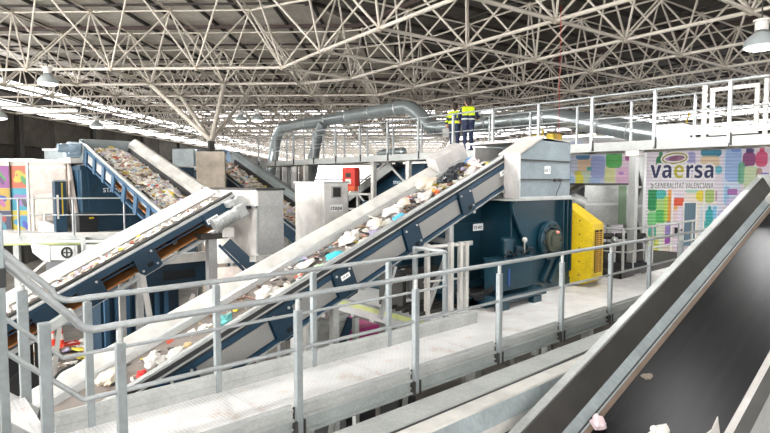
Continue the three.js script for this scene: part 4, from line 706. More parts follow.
// ------------------------------------------------------------------ printed partition wall with door, stage and equipment in front of it
const FRONTAL = -(Math.PI / 2 - YAW);
function frontal(name, r, d, h, text, category, group, kind, turn = 0) { const o = base(name, C(r, d, h), text, category, group, kind); o.rotation.y = FRONTAL + turn; o.updateWorldMatrix(true, false); return o; }
{
  const D = 16.5, S = 7, X0 = 556, X1 = 842, Y0 = 140, Y1 = 254, K = D / 550;      // the print, measured in units of 3 cm
  const c = document.createElement('canvas'); c.width = (X1 - X0) * S; c.height = (Y1 - Y0) * S; const x = c.getContext('2d'); x.scale(S, S); x.translate(-X0, -Y0);
  x.fillStyle = '#e9dfe8'; x.fillRect(X0, Y0, X1 - X0, Y1 - Y0);
  const R = (a, b, w, h, col, r = 2, al = .8) => { x.globalAlpha = al; x.fillStyle = col; const e = Math.min(r, w / 2, h / 2); x.beginPath(); x.moveTo(a + e, b); x.arcTo(a + w, b, a + w, b + h, e); x.arcTo(a + w, b + h, a, b + h, e); x.arcTo(a, b + h, a, b, e); x.arcTo(a, b, a + w, b, e); x.closePath(); x.fill(); x.globalAlpha = 1; };
  const bottle = (a, b, w, h, col, al = .75) => { R(a + w * .3, b, w * .4, h * .3, col, 1, al); R(a, b + h * .22, w, h * .78, col, w * .4, al); };
  const wash = [['#cfd8f0', 560, 140, 22, 50], ['#f3d9c0', 577, 158, 14, 30], ['#c4cfee', 590, 150, 15, 34], ['#eef0c4', 604, 165, 11, 25], ['#f0d4e6', 615, 150, 15, 45], ['#cfe6c9', 575, 170, 15, 40], ['#e4f0d0', 648, 206, 22, 48], ['#f4ead8', 690, 190, 26, 60], ['#cfe0f4', 722, 146, 18, 60], ['#e6d4ee', 735, 190, 20, 30], ['#f0e3ef', 672, 190, 18, 62], ['#f6e0d0', 664, 225, 14, 28], ['#dce9f4', 700, 205, 22, 45], ['#f3e3f0', 755, 165, 30, 40], ['#d9ecd9', 780, 150, 25, 60]];
  for (const [k, a, b, w, h] of wash) R(a, b, w, h, k, 4, .85);
  R(575, 153, 14, 7, '#2f6f9e', 3); R(577, 160, 13, 12, '#f0c79a', 2, .5); R(590, 156, 14, 22, '#8f9fdc', 4, .6); R(605, 152, 16, 16, '#3fae3f', 4, .85); R(608, 150, 9, 5, '#25893a', 2, .8); R(604, 168, 10, 14, '#e9ea9a', 3, .7); R(616, 168, 13, 18, '#efb9dc', 4, .7); R(624, 150, 8, 11, '#b0478f', 2, .8); R(574, 171, 6, 5, '#d9c95a', 1); bottle(575, 171, 8, 15, '#f1e227'); R(586, 167, 5, 4, '#2aa6a8', 2); R(561, 160, 9, 22, '#6f8fd8', 3, .5); R(594, 150, 9, 5, '#8a76c4', 1, .5); R(566, 176, 8, 12, '#7fb6e0', 3, .5); R(588, 178, 12, 10, '#9ec0ea', 3, .6); R(618, 172, 5, 3, '#a76ad0', 1, .6);
  // behind and below the sign
  bottle(655, 152, 9, 20, '#15803f', .9); R(664, 152, 12, 10, '#8b4a98', 3, .6); R(686, 152, 8, 20, '#6b6fc6', 3, .5); R(699, 149, 21, 8, '#1f7f98', 4, .9); R(699, 156, 19, 14, '#e6c58f', 4, .7); R(714, 166, 7, 8, '#46b6cf', 3, .8); R(724, 148, 16, 34, '#8fb2e6', 5, .75); R(729, 147, 10, 5, '#5f83cf', 2, .7); bottle(741, 148, 13, 19, '#86306f', .85); R(744, 149, 8, 4, '#2c2a6e', 1, .8); bottle(754, 147, 12, 20, '#dc3f6a', .85); R(737, 162, 7, 22, '#4fae72', 4, .7); R(743, 166, 14, 24, '#cfe4b0', 5, .85); R(760, 173, 8, 4, '#6a58c8', 1, .85); R(755, 168, 6, 16, '#a06a5a', 3, .6);
  R(648, 188, 9, 23, '#0e8a48', 3, .95); R(656, 190, 10, 9, '#2fb3a6', 3, .85); R(656, 199, 10, 12, '#8fd05a', 3, .7); R(656, 210, 10, 13, '#34b24a', 2, .85); R(648, 212, 9, 14, '#5fc86a', 3, .75); R(649, 226, 8, 20, '#18a88a', 3, .75); R(664, 196, 6, 26, '#b8dc4a', 2, .8); R(668, 188, 4, 34, '#f39a2e', 1, .85); R(674, 198, 10, 8, '#f0562e', 1, .92); R(674, 206, 4, 18, '#f4b24a', 1, .8); R(666, 222, 7, 22, '#7a64cc', 3, .7); R(666, 238, 7, 8, '#a03fa8', 2, .8); R(674, 210, 10, 40, '#f1e1f4', 2, .8); R(685, 186, 13, 7, '#9fdcc0', 2, .8); R(684, 193, 14, 9, '#f5e6d2', 1, .7); x.globalAlpha = .9; x.fillStyle = '#f4dc28'; x.beginPath(); x.arc(701, 196, 5.5, 0, 7); x.fill(); x.globalAlpha = 1; R(705, 189, 9, 14, '#9cc35a', 3, .8); R(715, 191, 2, 10, '#b08a92', 1, .7); bottle(706, 206, 8, 16, '#1aa7a8', .85); R(704, 221, 9, 7, '#2aa79a', 2, .8); R(713, 206, 4, 12, '#7cc6f0', 1, .8); R(724, 186, 5, 18, '#86c4ea', 2, .7); R(727, 189, 10, 6, '#a65aa8', 1, .85); R(718, 210, 10, 20, '#cbb4e6', 4, .6); R(726, 198, 10, 12, '#d8c0ee', 3, .6); R(648, 236, 12, 16, '#e7e04a', 3, .7);
  for (let i = 0; i < 30; i++) bottle(rr(765, 835), rr(145, 235), rr(8, 14), rr(15, 28), ['#e7c85a', '#7fc6b0', '#b27cc6', '#e8895a', '#7ca6e0', '#d86a96'][i % 6], .5);
  // sign: white-edged letters, an ellipse above, a second line below
  x.fillStyle = '#f4f1f2'; x.fillRect(649, 181.6, 65, 8.2); x.lineJoin = 'round';
  x.save(); x.translate(673.5, 158.6); x.rotate(-.1); for (const [lw, col] of [[4.4, '#f4f1ea'], [1.5, '#a79a4e']]) { x.lineWidth = lw; x.strokeStyle = col; x.beginPath(); for (let i = 0; i <= 48; i++) { const a = i / 48 * Math.PI * 2; x.lineTo(12 * Math.cos(a), 4.9 * Math.sin(a)); } x.stroke(); } x.fillStyle = '#7a3f5a'; x.globalAlpha = .7; x.beginPath(); for (let i = 0; i <= 32; i++) { const a = i / 32 * Math.PI * 2; x.lineTo(2 + 8 * Math.cos(a), 2.8 * Math.sin(a)); } x.fill(); x.globalAlpha = 1; x.restore();
  x.font = 'bold 23px sans-serif'; x.textBaseline = 'alphabetic'; const letters = ['v', 'a', 'e', 'r', 's', 'a'], ws = letters.map((l) => x.measureText(l).width), tot = ws.reduce((a, b) => a + b, 0);
  x.save(); x.translate(649.5, 178.4); x.scale(64.5 / tot, 1); for (const pass of [0, 1]) { let p = 0; letters.forEach((l, i) => { if (pass === 0) { x.lineWidth = 4; x.strokeStyle = '#f6f3f4'; x.strokeText(l, p, 0); } else { x.fillStyle = i === 2 ? '#c9bd3c' : '#232a5c'; x.fillText(l, p, 0); } p += ws[i]; }); } x.restore();
  x.font = '7.6px sans-serif'; x.fillStyle = '#4a4650'; const line = 'GENERALITAT VALENCIANA', lw = x.measureText(line).width; x.save(); x.translate(654, 188.4); x.scale(59 / lw, 1); x.fillText(line, 0, 0); x.restore(); x.strokeStyle = '#6a6068'; x.lineWidth = .5; for (const k of [0, 1, 2]) { x.beginPath(); x.moveTo(650 + k, 183 + k * .6); x.lineTo(651 + k, 186); x.lineTo(650.4 + k, 189); x.stroke(); }
  const t = new THREE.CanvasTexture(c); t.colorSpace = THREE.SRGBColorSpace; const L = (X1 - X0) * K, hBot = (183 - Y1) * K, hTop = (183 - Y0) * K;
  const ribs = tex(64, 1, (u, v) => g3(.5 + .5 * Math.tanh(3 * Math.cos(v * 2 * Math.PI))), false); ribs.repeat.set(1, 34);
  const wall = frontal('wall_partition', (X0 - 385) * K, D, 0, 'corrugated partition wall printed all over with overlapping coloured bottles and a white-edged sign', null, null, 'structure');
  const pm = new THREE.PlaneGeometry(L, hTop - hBot); pm.translate(L / 2, (hTop + hBot) / 2, 0); const pr = new THREE.Mesh(pm, std(0xd2d2d2, { map: t, bumpMap: ribs, bumpScale: .02, roughness: .5 })); pr.name = 'printed_cladding'; wall.add(pr);
  local('wall_core', [box(0, L, DECK - 3, hTop, -4.5, -.02)], M.wallMid, wall); local('wall_cap', [box(-.05, L, hTop - .04, hTop + .06, -.2, .06)], M.galv, wall); local('corner_trim', [box(-.06, .02, hBot, hTop, -.1, .04)], M.white, wall);
  const at = (px) => (px - X0) * K, hy = (py) => (183 - py) * K;
  const door = frontal('door_1', 0, D, 0, 'pale pink steel door with a tall narrow pane in the printed wall', null, null, 'structure'); const dx = (px) => (px - 385) * K;
  local('door_frame', [box(dx(671), dx(672.3), hy(252), hy(190.5), 0, .05), box(dx(703), dx(704), hy(252), hy(190.5), 0, .05)], M.white, door);
  local('pane_frame', [box(dx(683), dx(684), hy(246), hy(202), 0, .045), box(dx(695.5), dx(696.5), hy(246), hy(202), 0, .045), box(dx(683), dx(696.5), hy(203), hy(202), 0, .045)], M.white, door);
  local('window_pane', [box(dx(684), dx(695.5), hy(246), hy(203), .01, .03)], std(0x7d97a6, { roughness: .12, metalness: .6 }), door);
  local('door_handle', [box(dx(675.5), dx(677.5), hy(236), hy(227.5), .01, .06), box(dx(676), dx(682), hy(231), hy(229), .06, .09)], M.black, door);
}
{
  const o = base('stage', W(14.5, 6.2, DECK), 'dark steel step platform in front of the printed wall', 'platform');
  part('top_plate', [ub(11.6, 16.1, 5.3, 7.2, DECK + .1, DECK + .16)], M.darkSteel, o); part('skirt', [ub(11.62, 16.08, 5.32, 5.36, DECK, DECK + .1)], M.darkSteel, o); part('skirt', [ub(11.62, 11.66, 5.32, 7.18, DECK, DECK + .1)], M.darkSteel, o);
}
{
  const o = base('railing', W(13, 5.3, DECK), 'dark grey tube railing bending around the step platform by the printed wall', 'railing');
  for (const [u, v] of [[11.7, 6.4], [11.75, 5.35], [13.0, 5.25], [14.6, 5.25], [15.6, 5.3]]) part('post', [rod(W(u, v, DECK + .16), W(u, v, -1.0), .03, 10)], M.galvDull, o);
  part('handrail', [pipe([W(11.7, 7.2, -.98), W(11.7, 5.6, -1.0), W(11.8, 5.3, -1.0), W(12.1, 5.25, -1.0), W(15.7, 5.25, -.98)], .028, 10, 10)], M.galvDull, o); part('knee_rail', [pipe([W(11.7, 7.2, -1.48), W(11.7, 5.6, -1.5), W(11.8, 5.3, -1.5), W(12.1, 5.25, -1.5), W(15.7, 5.25, -1.48)], .02, 10, 10)], M.galvDull, o);
}
{
  const o = frontal('steel_hood', 5.3, 13.1, 0, 'brushed stainless steel machine hood with a green tinted pane', 'hood');
  local('front_panel', [box(-.56, .24, -.47, -.06, 0, .03, .008)], M.stainless, o); local('front_panel', [box(-.56, .24, -1.0, -.53, 0, .03, .008)], M.stainless, o); local('panel_joint', [box(-.56, .24, -.53, -.47, .01, .045)], M.galv, o); local('body', [box(-.56, .58, -1.0, -.04, -1.2, 0)], M.stainless, o);
  local('window_pane', [box(.26, .44, -.98, -.06, 0, .025)], std(0x8fa58a, { roughness: .15, metalness: .5 }), o, 'green tinted pane'); local('corner_post', [box(.44, .58, -1.0, -.04, 0, .03)], M.galv, o); local('top_edge', [box(-.6, .62, -.05, -.01, -1.2, .05)], M.darkSteel, o);
  local('chute_lip', [solid([[-.95, -.25], [-.56, -.03], [-.56, -.09], [-.93, -.31]], .5, (a, b, t) => new THREE.Vector3(a, b, .03 - t))], M.darkSteel, o); local('motor_end', [new THREE.CylinderGeometry(.14, .14, .3, 20).rotateZ(1.2).translate(-.72, -.42, .05)], M.galv, o);
  for (const [x, z] of [[-.5, -.1], [.5, -.1], [-.5, -1.1], [.5, -1.1]]) local('leg', [box(x - .05, x + .05, DECK + .16, -1, z - .05, z + .05)], M.galvDull, o);
}
{
  const o = frontal('pump_set', 5.4, 12.6, DECK + .16, 'cluster of dark pumps and valves under the stainless hood', 'pump');
  for (let i = 0; i < 3; i++) { local('pump', [new THREE.CylinderGeometry(.11, .13, .4, 16).translate(-.35 + i * .36, .35, .1), new THREE.CylinderGeometry(.07, .07, .3, 14).rotateZ(Math.PI / 2).translate(-.35 + i * .36, .7, .12)], M.darkSteel, o); local('valve', [new THREE.SphereGeometry(.08, 14, 10).translate(-.2 + i * .36, .62, .2), rod(new THREE.Vector3(-.2 + i * .36, 0, .2), new THREE.Vector3(-.2 + i * .36, .6, .2), .03)], M.galv, o); }
  local('base_plate', [box(-.6, .6, 0, .12, -.2, .35)], M.black, o);
}

// ------------------------------------------------------------------ ducts
function flange(o, p, dir, r) { const g = new THREE.TorusGeometry(r, .025, 8, 24); g.applyQuaternion(new THREE.Quaternion().setFromUnitVectors(new THREE.Vector3(0, 0, 1), dir)); g.translate(p.x, p.y, p.z); part('flange', [g], M.galv, o); }
{
  const o = base('duct', W(15, 14, 2), 'long galvanised ventilation duct arching down over the high walkway', 'duct'), r = .27;
  const bend = (pts, name = 'elbow') => part(name, [pipe(pts, r, 20, 8)], M.zinc, o);
  const run = (a, b, n) => { for (let i = 0; i < n; i++) { const p = a.clone().lerp(b, i / n), q = a.clone().lerp(b, (i + 1) / n); part('pipe_section', [rod(p, q, r, 24)], M.zinc, o); flange(o, q, q.clone().sub(p).normalize(), r + .01); } };
  run(W(15.2, 24.0, 2.86), W(15.0, 15.9, 2.93), 5); bend([W(15, 15.9, 2.93), W(15, 15.3, 2.9), W(15, 14.7, 2.55), W(15, 14.2, 2.12), W(15, 13.7, 2.0)]); run(W(15, 13.7, 2.0), W(15, 9.3, 2.0), 4); bend([W(15, 9.3, 2.0), W(15, 8.9, 1.96), W(15, 8.4, 1.83)]); run(W(15, 8.4, 1.83), W(15, 5.9, 1.25), 3);
  bend([W(15.2, 24, 2.86), W(15.2, 24.8, 2.8), W(15.2, 25.3, 2.4), W(15.2, 25.6, 1.7)]); run(W(15.2, 25.6, 1.7), W(15.1, 25.9, .3), 2);
  part('hood_box', [ub(14.7, 15.3, 5.3, 5.95, 1.0, 1.5, .03)], M.galv, o);
}
{
  const o = base('duct', W(15, 20, 2), 'galvanised branch duct dropping steeply from the long duct', 'duct'), r = .24;
  const p = [W(15, 20.9, 2.75), W(15, 21.3, 2.2), W(15, 21.7, 1.3), W(15, 21.9, .5), W(15.2, 22.6, -.1), W(15.5, 23.6, -.5)]; part('pipe_section', [pipe([p[0], p[1], p[2]], r, 18, 6)], M.zinc, o); part('pipe_section', [pipe([p[2], p[3], p[4], p[5]], r + .03, 18, 6)], M.zinc, o); flange(o, p[2], p[2].clone().sub(p[1]).normalize(), r + .02); flange(o, p[1], p[2].clone().sub(p[0]).normalize(), r + .01);
}
lone('cord', [rod(C(4.2, 13.4, HB), C(4.2, 13.4, 1.0), .006, 6)], M.red, C(4.2, 13.4, 1), 'thin red cord hanging from the roof frame', 'cord');
lone('cord', [pipe([C(9.6, 17.5, 2.2), C(9.5, 17.5, 1.9), C(9.45, 17.5, 1.6), C(9.4, 17.5, 1.3)], .03, 8, 6)], M.yellow, C(9.4, 17.5, 1.2), 'short yellow hose hanging behind the high railing', 'hose');

// ------------------------------------------------------------------ workers
function nets(f, lo, hi, step) {             // surface nets of an implicit body
  const n = [0, 1, 2].map((k) => Math.ceil((hi[k] - lo[k]) / step) + 1), id = (i, j, k) => i + n[0] * (j + n[1] * k), F = new Float32Array(n[0] * n[1] * n[2]);
  for (let k = 0; k < n[2]; k++) for (let j = 0; j < n[1]; j++) for (let i = 0; i < n[0]; i++) F[id(i, j, k)] = f(lo[0] + i * step, lo[1] + j * step, lo[2] + k * step);
  const vid = new Int32Array(F.length).fill(-1), pos = [], idx = [];
  for (let k = 0; k < n[2] - 1; k++) for (let j = 0; j < n[1] - 1; j++) for (let i = 0; i < n[0] - 1; i++) {
    let sx = 0, sy = 0, sz = 0, c = 0; const V = (a, b, d) => F[id(i + a, j + b, k + d)];
    for (let e = 0; e < 12; e++) { const ax = e >> 2, q = e & 3, u = q & 1, w = q >> 1; const A = [0, 0, 0], B = [0, 0, 0]; A[(ax + 1) % 3] = B[(ax + 1) % 3] = u; A[(ax + 2) % 3] = B[(ax + 2) % 3] = w; B[ax] = 1; const fa = V(...A), fb = V(...B); if ((fa < 0) !== (fb < 0)) { const t = fa / (fa - fb); sx += A[0] + t * (B[0] - A[0]); sy += A[1] + t * (B[1] - A[1]); sz += A[2] + t * (B[2] - A[2]); c++; } }
    if (c) { vid[id(i, j, k)] = pos.length / 3; pos.push(lo[0] + (i + sx / c) * step, lo[1] + (j + sy / c) * step, lo[2] + (k + sz / c) * step); }
  }
  for (let k = 1; k < n[2] - 1; k++) for (let j = 1; j < n[1] - 1; j++) for (let i = 1; i < n[0] - 1; i++) for (let ax = 0; ax < 3; ax++) {
    const d = [[1, 0, 0], [0, 1, 0], [0, 0, 1]], a = F[id(i, j, k)], b = F[id(i + d[ax][0], j + d[ax][1], k + d[ax][2])]; if ((a < 0) === (b < 0)) continue;
    const u = d[(ax + 1) % 3], w = d[(ax + 2) % 3], g = (p, q) => vid[id(i - p * u[0] - q * w[0], j - p * u[1] - q * w[1], k - p * u[2] - q * w[2])]; const Q = [g(0, 0), g(1, 0), g(1, 1), g(0, 1)]; if (Q.some((z) => z < 0)) continue;
    if (a < 0) idx.push(Q[0], Q[1], Q[2], Q[0], Q[2], Q[3]); else idx.push(Q[0], Q[2], Q[1], Q[0], Q[3], Q[2]);
  }
  const g = new THREE.BufferGeometry(); g.setAttribute('position', new THREE.Float32BufferAttribute(pos, 3)); g.setIndex(idx); g.computeVertexNormals(); return g;
}
const V3 = (a) => new THREE.Vector3(...a);
function field(bones, k = .035) {              // tapered capsules joined smoothly; bone = [a, b, ra, rb, zscale]
  const B = bones.map(([a, b, ra, rb]) => ({ a: V3(a), d: V3(b).sub(V3(a)), l: Math.max(1e-6, V3(b).distanceToSquared(V3(a))), ra, rb })), p = new THREE.Vector3(), q = new THREE.Vector3();
  return (x, y, z) => { let r = 1e3; for (const o of B) { p.set(x, y, z); q.copy(p).sub(o.a); const t = Math.max(0, Math.min(1, q.dot(o.d) / o.l)); const D = q.addScaledVector(o.d, -t).length() - (o.ra + (o.rb - o.ra) * t); const h = Math.max(0, k - Math.abs(r - D)) / k; r = Math.min(r, D) - h * h * k * .25; } return r; };
}
const handBones = (w, dir, curl, side) => { const out = [], W_ = V3(w), D = V3(dir).normalize(), S = V3(side).normalize(), N = new THREE.Vector3().crossVectors(D, S); const arr = (v) => [v.x, v.y, v.z]; const P = W_.clone().addScaledVector(D, .08); for (const s of [-.03, -.01, .01, .03]) out.push([arr(W_.clone().addScaledVector(S, s * .5)), arr(P.clone().addScaledVector(S, s)), .014, .012]); [[-.032, .06], [-.011, .075], [.011, .07], [.032, .052]].forEach(([s, l]) => { const a = P.clone().addScaledVector(S, s), b = a.clone().addScaledVector(D, l * .5).addScaledVector(N, curl * l * .3), c = b.clone().addScaledVector(D, l * .35).addScaledVector(N, curl * l * .55); out.push([arr(a), arr(b), .0095, .009], [arr(b), arr(c), .009, .0075]); }); const t0 = W_.clone().addScaledVector(D, .03).addScaledVector(S, -.03), t1 = t0.clone().addScaledVector(S, -.03).addScaledVector(D, .03), t2 = t1.clone().addScaledVector(D, .03).addScaledVector(N, curl * .02); out.push([arr(t0), arr(t1), .012, .011], [arr(t1), arr(t2), .011, .009]); return out; };
function paint(g, pick) { const p = g.attributes.position, c = new Float32Array(p.count * 3), k = new THREE.Color(); for (let i = 0; i < p.count; i++) { k.set(pick(p.getX(i), p.getY(i), p.getZ(i))); c[i * 3] = k.r; c[i * 3 + 1] = k.g; c[i * 3 + 2] = k.b; } g.setAttribute('color', new THREE.BufferAttribute(c, 3)); return g; }
const skinMat = new THREE.MeshStandardMaterial({ vertexColors: true, roughness: .75 });
function worker(pos, turn, text, o) {            // local frame: y up, the person faces -z
  const p = base('person', pos, text, 'person'); p.rotation.y = turn; const s = o.scale, lean = o.lean, body = []; const sh = 1.40, hip = .93;
  const T = (x, y, z) => [x, y, z - Math.max(0, y - hip) * lean];
  body.push([T(-.08, hip, 0), T(-.09, 1.3, 0), .13, .125], [T(.08, hip, 0), T(.09, 1.3, 0), .13, .125], [T(-.13, sh, 0), T(.13, sh, 0), .085, .085], [T(0, sh, 0), T(0, 1.53, -.01), .065, .055]);
  body.push([T(0, 1.60, -.02), T(0, 1.67, -.005), .085, .098], [T(0, 1.57, -.06), T(0, 1.6, -.05), .055, .06], [T(0, 1.615, -.115), T(0, 1.60, -.125), .013, .016], [T(-.09, 1.61, 0), T(-.098, 1.64, 0), .018, .02], [T(.09, 1.61, 0), T(.098, 1.64, 0), .018, .02]);
  for (const x of [-1, 1]) { body.push([[x * .1, .92, 0], [x * .105, .5, -.01], .105, .07], [[x * .105, .5, -.01], [x * .11, .1, .02], .072, .05], [[x * .11, .05, .03], [x * .12, .045, -.14], .05, .042]); }
  const hands = []; for (const [x, el, wr] of o.arms) { const S = T(x * .2, sh - .01, 0); body.push([S, el, .066, .05], [el, wr, .05, .036]); const d = V3(wr).sub(V3(el)); body.push(...handBones(wr, [d.x, d.y, d.z], 1, [x, 0, .15]).map((b) => b)); hands.push(wr); }
  const f = field(body, .028), g = nets(f, [-.55, -.01, -.62], [.55, 1.82, .35], .0115);
  const neck = 1.47, near = (x, y, z) => hands.some((h) => Math.hypot(x - h[0], y - h[1], z - h[2]) < (o.bare || .13));
  paint(g, (x, y, z) => { if (near(x, y, z) && y > .75) return 0xc99a80; if (y > neck) { const e = Math.abs(y - 1.635) < .012 && Math.abs(Math.abs(x) - .035) < .014 && z < -.1 - lean * .6; return e ? 0x2a211d : Math.abs(y - 1.565) < .006 && Math.abs(x) < .03 && z < -.08 - lean * .6 ? 0x9c5a50 : 0xcfa088; } if (y < .1) return 0x1b1b1d; if (y < .93) return 0x1f2a46; if (Math.abs(x) > .2 && y > 1.05) return o.sleeve(x, y, z); return 0x202a44; });
  g.scale(s, s, s); const b = new THREE.Mesh(g, skinMat); b.name = 'body'; p.add(b);
  const hairF = field([[T(0, 1.69, .02), T(0, 1.66, .03), .098, .095], [T(0, 1.6, .055), T(0, 1.56, .05), .07, .055], [T(0, 1.72, -.03), T(0, 1.71, 0), .075, .085]], .03), hg = nets((x, y, z) => Math.max(hairF(x, y, z), -(z + lean * .72 + .075) * 1.0 - (y - 1.70) * .6), [-.16, 1.45, -.5], [.16, 1.84, .2], .01); hg.scale(s, s, s); local('hair', [hg], std(0x2b211c, { roughness: .8 }), p);
  const vf = field([[T(-.09, 1.0, 0), T(-.1, 1.3, 0), .138, .138], [T(.09, 1.0, 0), T(.1, 1.3, 0), .138, .138], [T(-.14, sh, 0), T(.14, sh, 0), .098, .098], [T(-.12, sh + .03, 0), T(-.06, sh + .05, 0), .07, .06], [T(.12, sh + .03, 0), T(.06, sh + .05, 0), .07, .06]], .03);
  const vg = nets((x, y, z) => Math.max(vf(x, y, z), Math.abs(x) - .235, o.vestLow - y), [-.3, .85, -.5], [.3, 1.6, .25], .0125); paint(vg, o.vest); vg.scale(s, s, s); const vm = new THREE.Mesh(vg, new THREE.MeshStandardMaterial({ vertexColors: true, roughness: .6 })); vm.name = 'safety_vest'; p.add(vm);
  return p;
}
const LIME = 0xd4ee1f, NAVY = 0x222c48, SILVER = 0xdfe3df;
worker(W(13.15, 10.83, HIGH), -.62, 'worker seen from behind with a plain lime yellow back over a navy uniform', { scale: .93, lean: .06, arms: [[-1, [-.29, 1.18, -.04], [-.22, 1.02, -.24]], [1, [.34, 1.2, -.05], [.4, 1.17, -.28]]], sleeve: (x, y, z) => (z < -.14 ? LIME : NAVY), vestLow: .98, vest: (x, y) => (y > 1.2 && Math.abs(x) < .215 ? LIME : y > 1.06 && y < 1.105 ? SILVER : NAVY) });
worker(W(13.1, 11.32, HIGH), -.95, 'shorter dark-haired worker in a lime and navy patched vest holding a white sheet', { scale: .87, lean: .14, bare: .2, arms: [[-1, [-.3, 1.12, -.06], [-.27, .93, -.22]], [1, [.28, 1.14, -.1], [.16, 1.02, -.3]]], sleeve: (x, y) => (y > 1.28 || (y > 1.1 && y < 1.18) ? LIME : NAVY), vestLow: .98, vest: (x, y) => (y > 1.36 ? LIME : y > 1.24 ? (Math.abs(x) < .08 ? NAVY : LIME) : y > 1.14 ? NAVY : y > 1.05 ? LIME : NAVY) });
{ const s = lone('paper_sheet', [box(-.1, .1, -.14, .14, -.003, .003)], M.white, new THREE.Vector3(), 'white paper sheet in the shorter worker\'s hand', 'paper'); s.position.copy(W(12.82, 11.45, HIGH + .62)); s.rotation.set(.3, -.5, .2); }

// ------------------------------------------------------------------ raised platform at the far left with cabins and the blue container
const PLAT = -1.65, TURN = 10 * Math.PI / 180;
{
  const o = frontal('platform', -12.6, 16.65, PLAT, 'raised platform on the left with a pale green edge', 'platform', null, null, TURN);
  for (let i = 0; i < 4; i++) local('deck_plate', [box(-1 + i * 1.5, .49 + i * 1.5, -.05, 0, i < 3 ? -7 : -3, -.02)], M.deck, o); local('edge_beam', [box(-1, 5, -.22, .02, -.03, .02)], M.galvDull, o); local('kick_strip', [box(-1, 5, -.02, .1, -.02, .0)], M.paleSteel, o); local('edge_strip', [box(-1, 5, -.27, -.22, -.06, .04)], M.deckEdge, o, 'pale green edge strip');
  for (const x of [1.05, 4.2]) local('leg', [box(x, x + .16, PLAT - EYE + 3.31, -.3, -.4, -.24), box(x - .1, x + .26, -3.35, -3.32, -.5, -.14)], M.galv, o); local('brace', [bar(new THREE.Vector3(1.2, -1.5, -.3), new THREE.Vector3(2.5, -.35, -.3), .1, .08)], M.paleSteel, o);
  for (const z of [-2, -4]) local('floor_beam', [box(-1, 3.4, -.35, -.05, z - .06, z + .06)], M.darkSteel, o);
}
{
  const o = frontal('railing', -12.6, 16.65, PLAT, 'pale tube railing along the raised platform on the left', 'railing', null, null, TURN);
  for (const x of [-.4, 1.35, 2.9, 4.4]) local('post', [rod(new THREE.Vector3(x, -.1, .0), new THREE.Vector3(x, 1.16, 0), .03, 10), box(x - .06, x + .06, -.12, .0, -.03, .035)], M.rail, o);
  local('handrail', [rod(new THREE.Vector3(-1.5, 1.17, 0), new THREE.Vector3(4.9, 1.17, 0), .026, 10)], M.rail, o); local('knee_rail', [rod(new THREE.Vector3(-1.5, .65, 0), new THREE.Vector3(4.9, .65, 0), .02, 8)], M.rail, o);
}
{
  const o = frontal('cabin', -13.6, 19.4, PLAT, 'white cabin whose end wall carries six bright abstract colour panels', 'cabin');
  local('body', [box(-2.2, 1.32, 0, 2.42, -2.4, 0, .03)], M.cabinWhite, o); local('roof_edge', [box(-2.25, 1.34, 2.4, 2.5, -2.4, .04)], std(0xcfe3da, { roughness: .5 }), o, 'pale green roof edge'); local('downpipe', [rod(new THREE.Vector3(.44, 0, .05), new THREE.Vector3(.44, 2.4, .05), .02)], M.darkSteel, o);
  const cols = [['#b34fb0', '#3fae4a', '#7a2a86'], ['#ef6a2e', '#efe02a', '#3aa84a'], ['#f0c41f', '#2f53c8', '#e27ab8'], ['#21bcd8', '#b88ad8', '#4a4f58'], ['#1f2f66', '#d84a3a', '#32b0c8'], ['#f3dd1e', '#37a9e0', '#2f49d8']];
  cols.forEach(([bg, a, b], i) => { const m = sign(.78, .78, 200, (x, w, h) => { x.fillStyle = bg; x.fillRect(0, 0, w, h); x.fillStyle = a; x.beginPath(); for (let t = 0; t < 40; t++) { const q = t / 40 * 6.283, r = w * (.3 + .07 * Math.sin(q * 3 + i)); x.lineTo(w * .5 + r * 1.05 * Math.cos(q), h * .5 + r * .85 * Math.sin(q)); } x.fill(); x.fillStyle = b; x.beginPath(); for (let t = 0; t < 30; t++) { const q = t / 30 * 6.283; x.lineTo(w * .66 + w * .14 * Math.cos(q), h * .66 + h * .2 * Math.sin(q + .6)); } x.fill(); x.fillStyle = bg; x.beginPath(); x.arc(w * .34, h * .42, w * .05, 0, 7); x.fill(); }); m.color.set(0x9c9c9c); const pl = local('art_panel', [box(-.39, .39, -.39, .39, -.01, .01)], m, o); pl.geometry.deleteAttribute('uv'); const g = new THREE.BoxGeometry(.78, .78, .02); pl.geometry = g; pl.position.set(i % 2 ? .78 : -.01, 1.86 - Math.floor(i / 2) * .79, .012); });
}
{
  const o = frontal('cabin', -12.05, 19.0, PLAT, 'plain pinkish white cabin wall beside the colour panels', 'cabin');
  local('body', [box(-.3, 1.05, 0, 2.4, -2.2, 0, .03)], M.cabinWhite, o); local('roof_edge', [box(-.32, 1.08, 2.36, 2.44, -2.2, .04)], M.white, o); local('corner_trim', [box(-.3, -.23, 0, 2.4, 0, .03)], M.galvDull, o);
  local('wall_unit', [box(.1, .75, .6, 1.3, .0, .25, .02)], M.cabinWhite, o, 'white wall unit'); for (const x of [.02, .4, .85]) local('pipe', [rod(new THREE.Vector3(x, 0, .2), new THREE.Vector3(x, 1.2, .2), .05, 10)], M.paleSteel, o); local('low_cover', [solid([[.35, 0], [1.2, 0], [1.2, .1], [.6, .36], [.35, .36]], .4, (a, b, t) => new THREE.Vector3(a, b, .1 + t))], M.paleSteel, o);
  local('panel_line', [box(-.25, 1.05, 2.16, 2.2, 0, .02)], M.galv, o);
}
{
  const o = frontal('steel_tank', -13.9, 24, .0, 'grey green metal box on top of the cabins', 'tank'); local('body', [box(-.9, 1.2, .7, 1.45, -1, 0, .02)], M.greySteel, o); local('lid', [box(-.95, 1.25, 1.4, 1.48, -1.05, .05)], M.galv, o); local('support', [box(-.8, 1.1, -1.65, .7, -.9, -.6)], M.darkSteel, o);
}
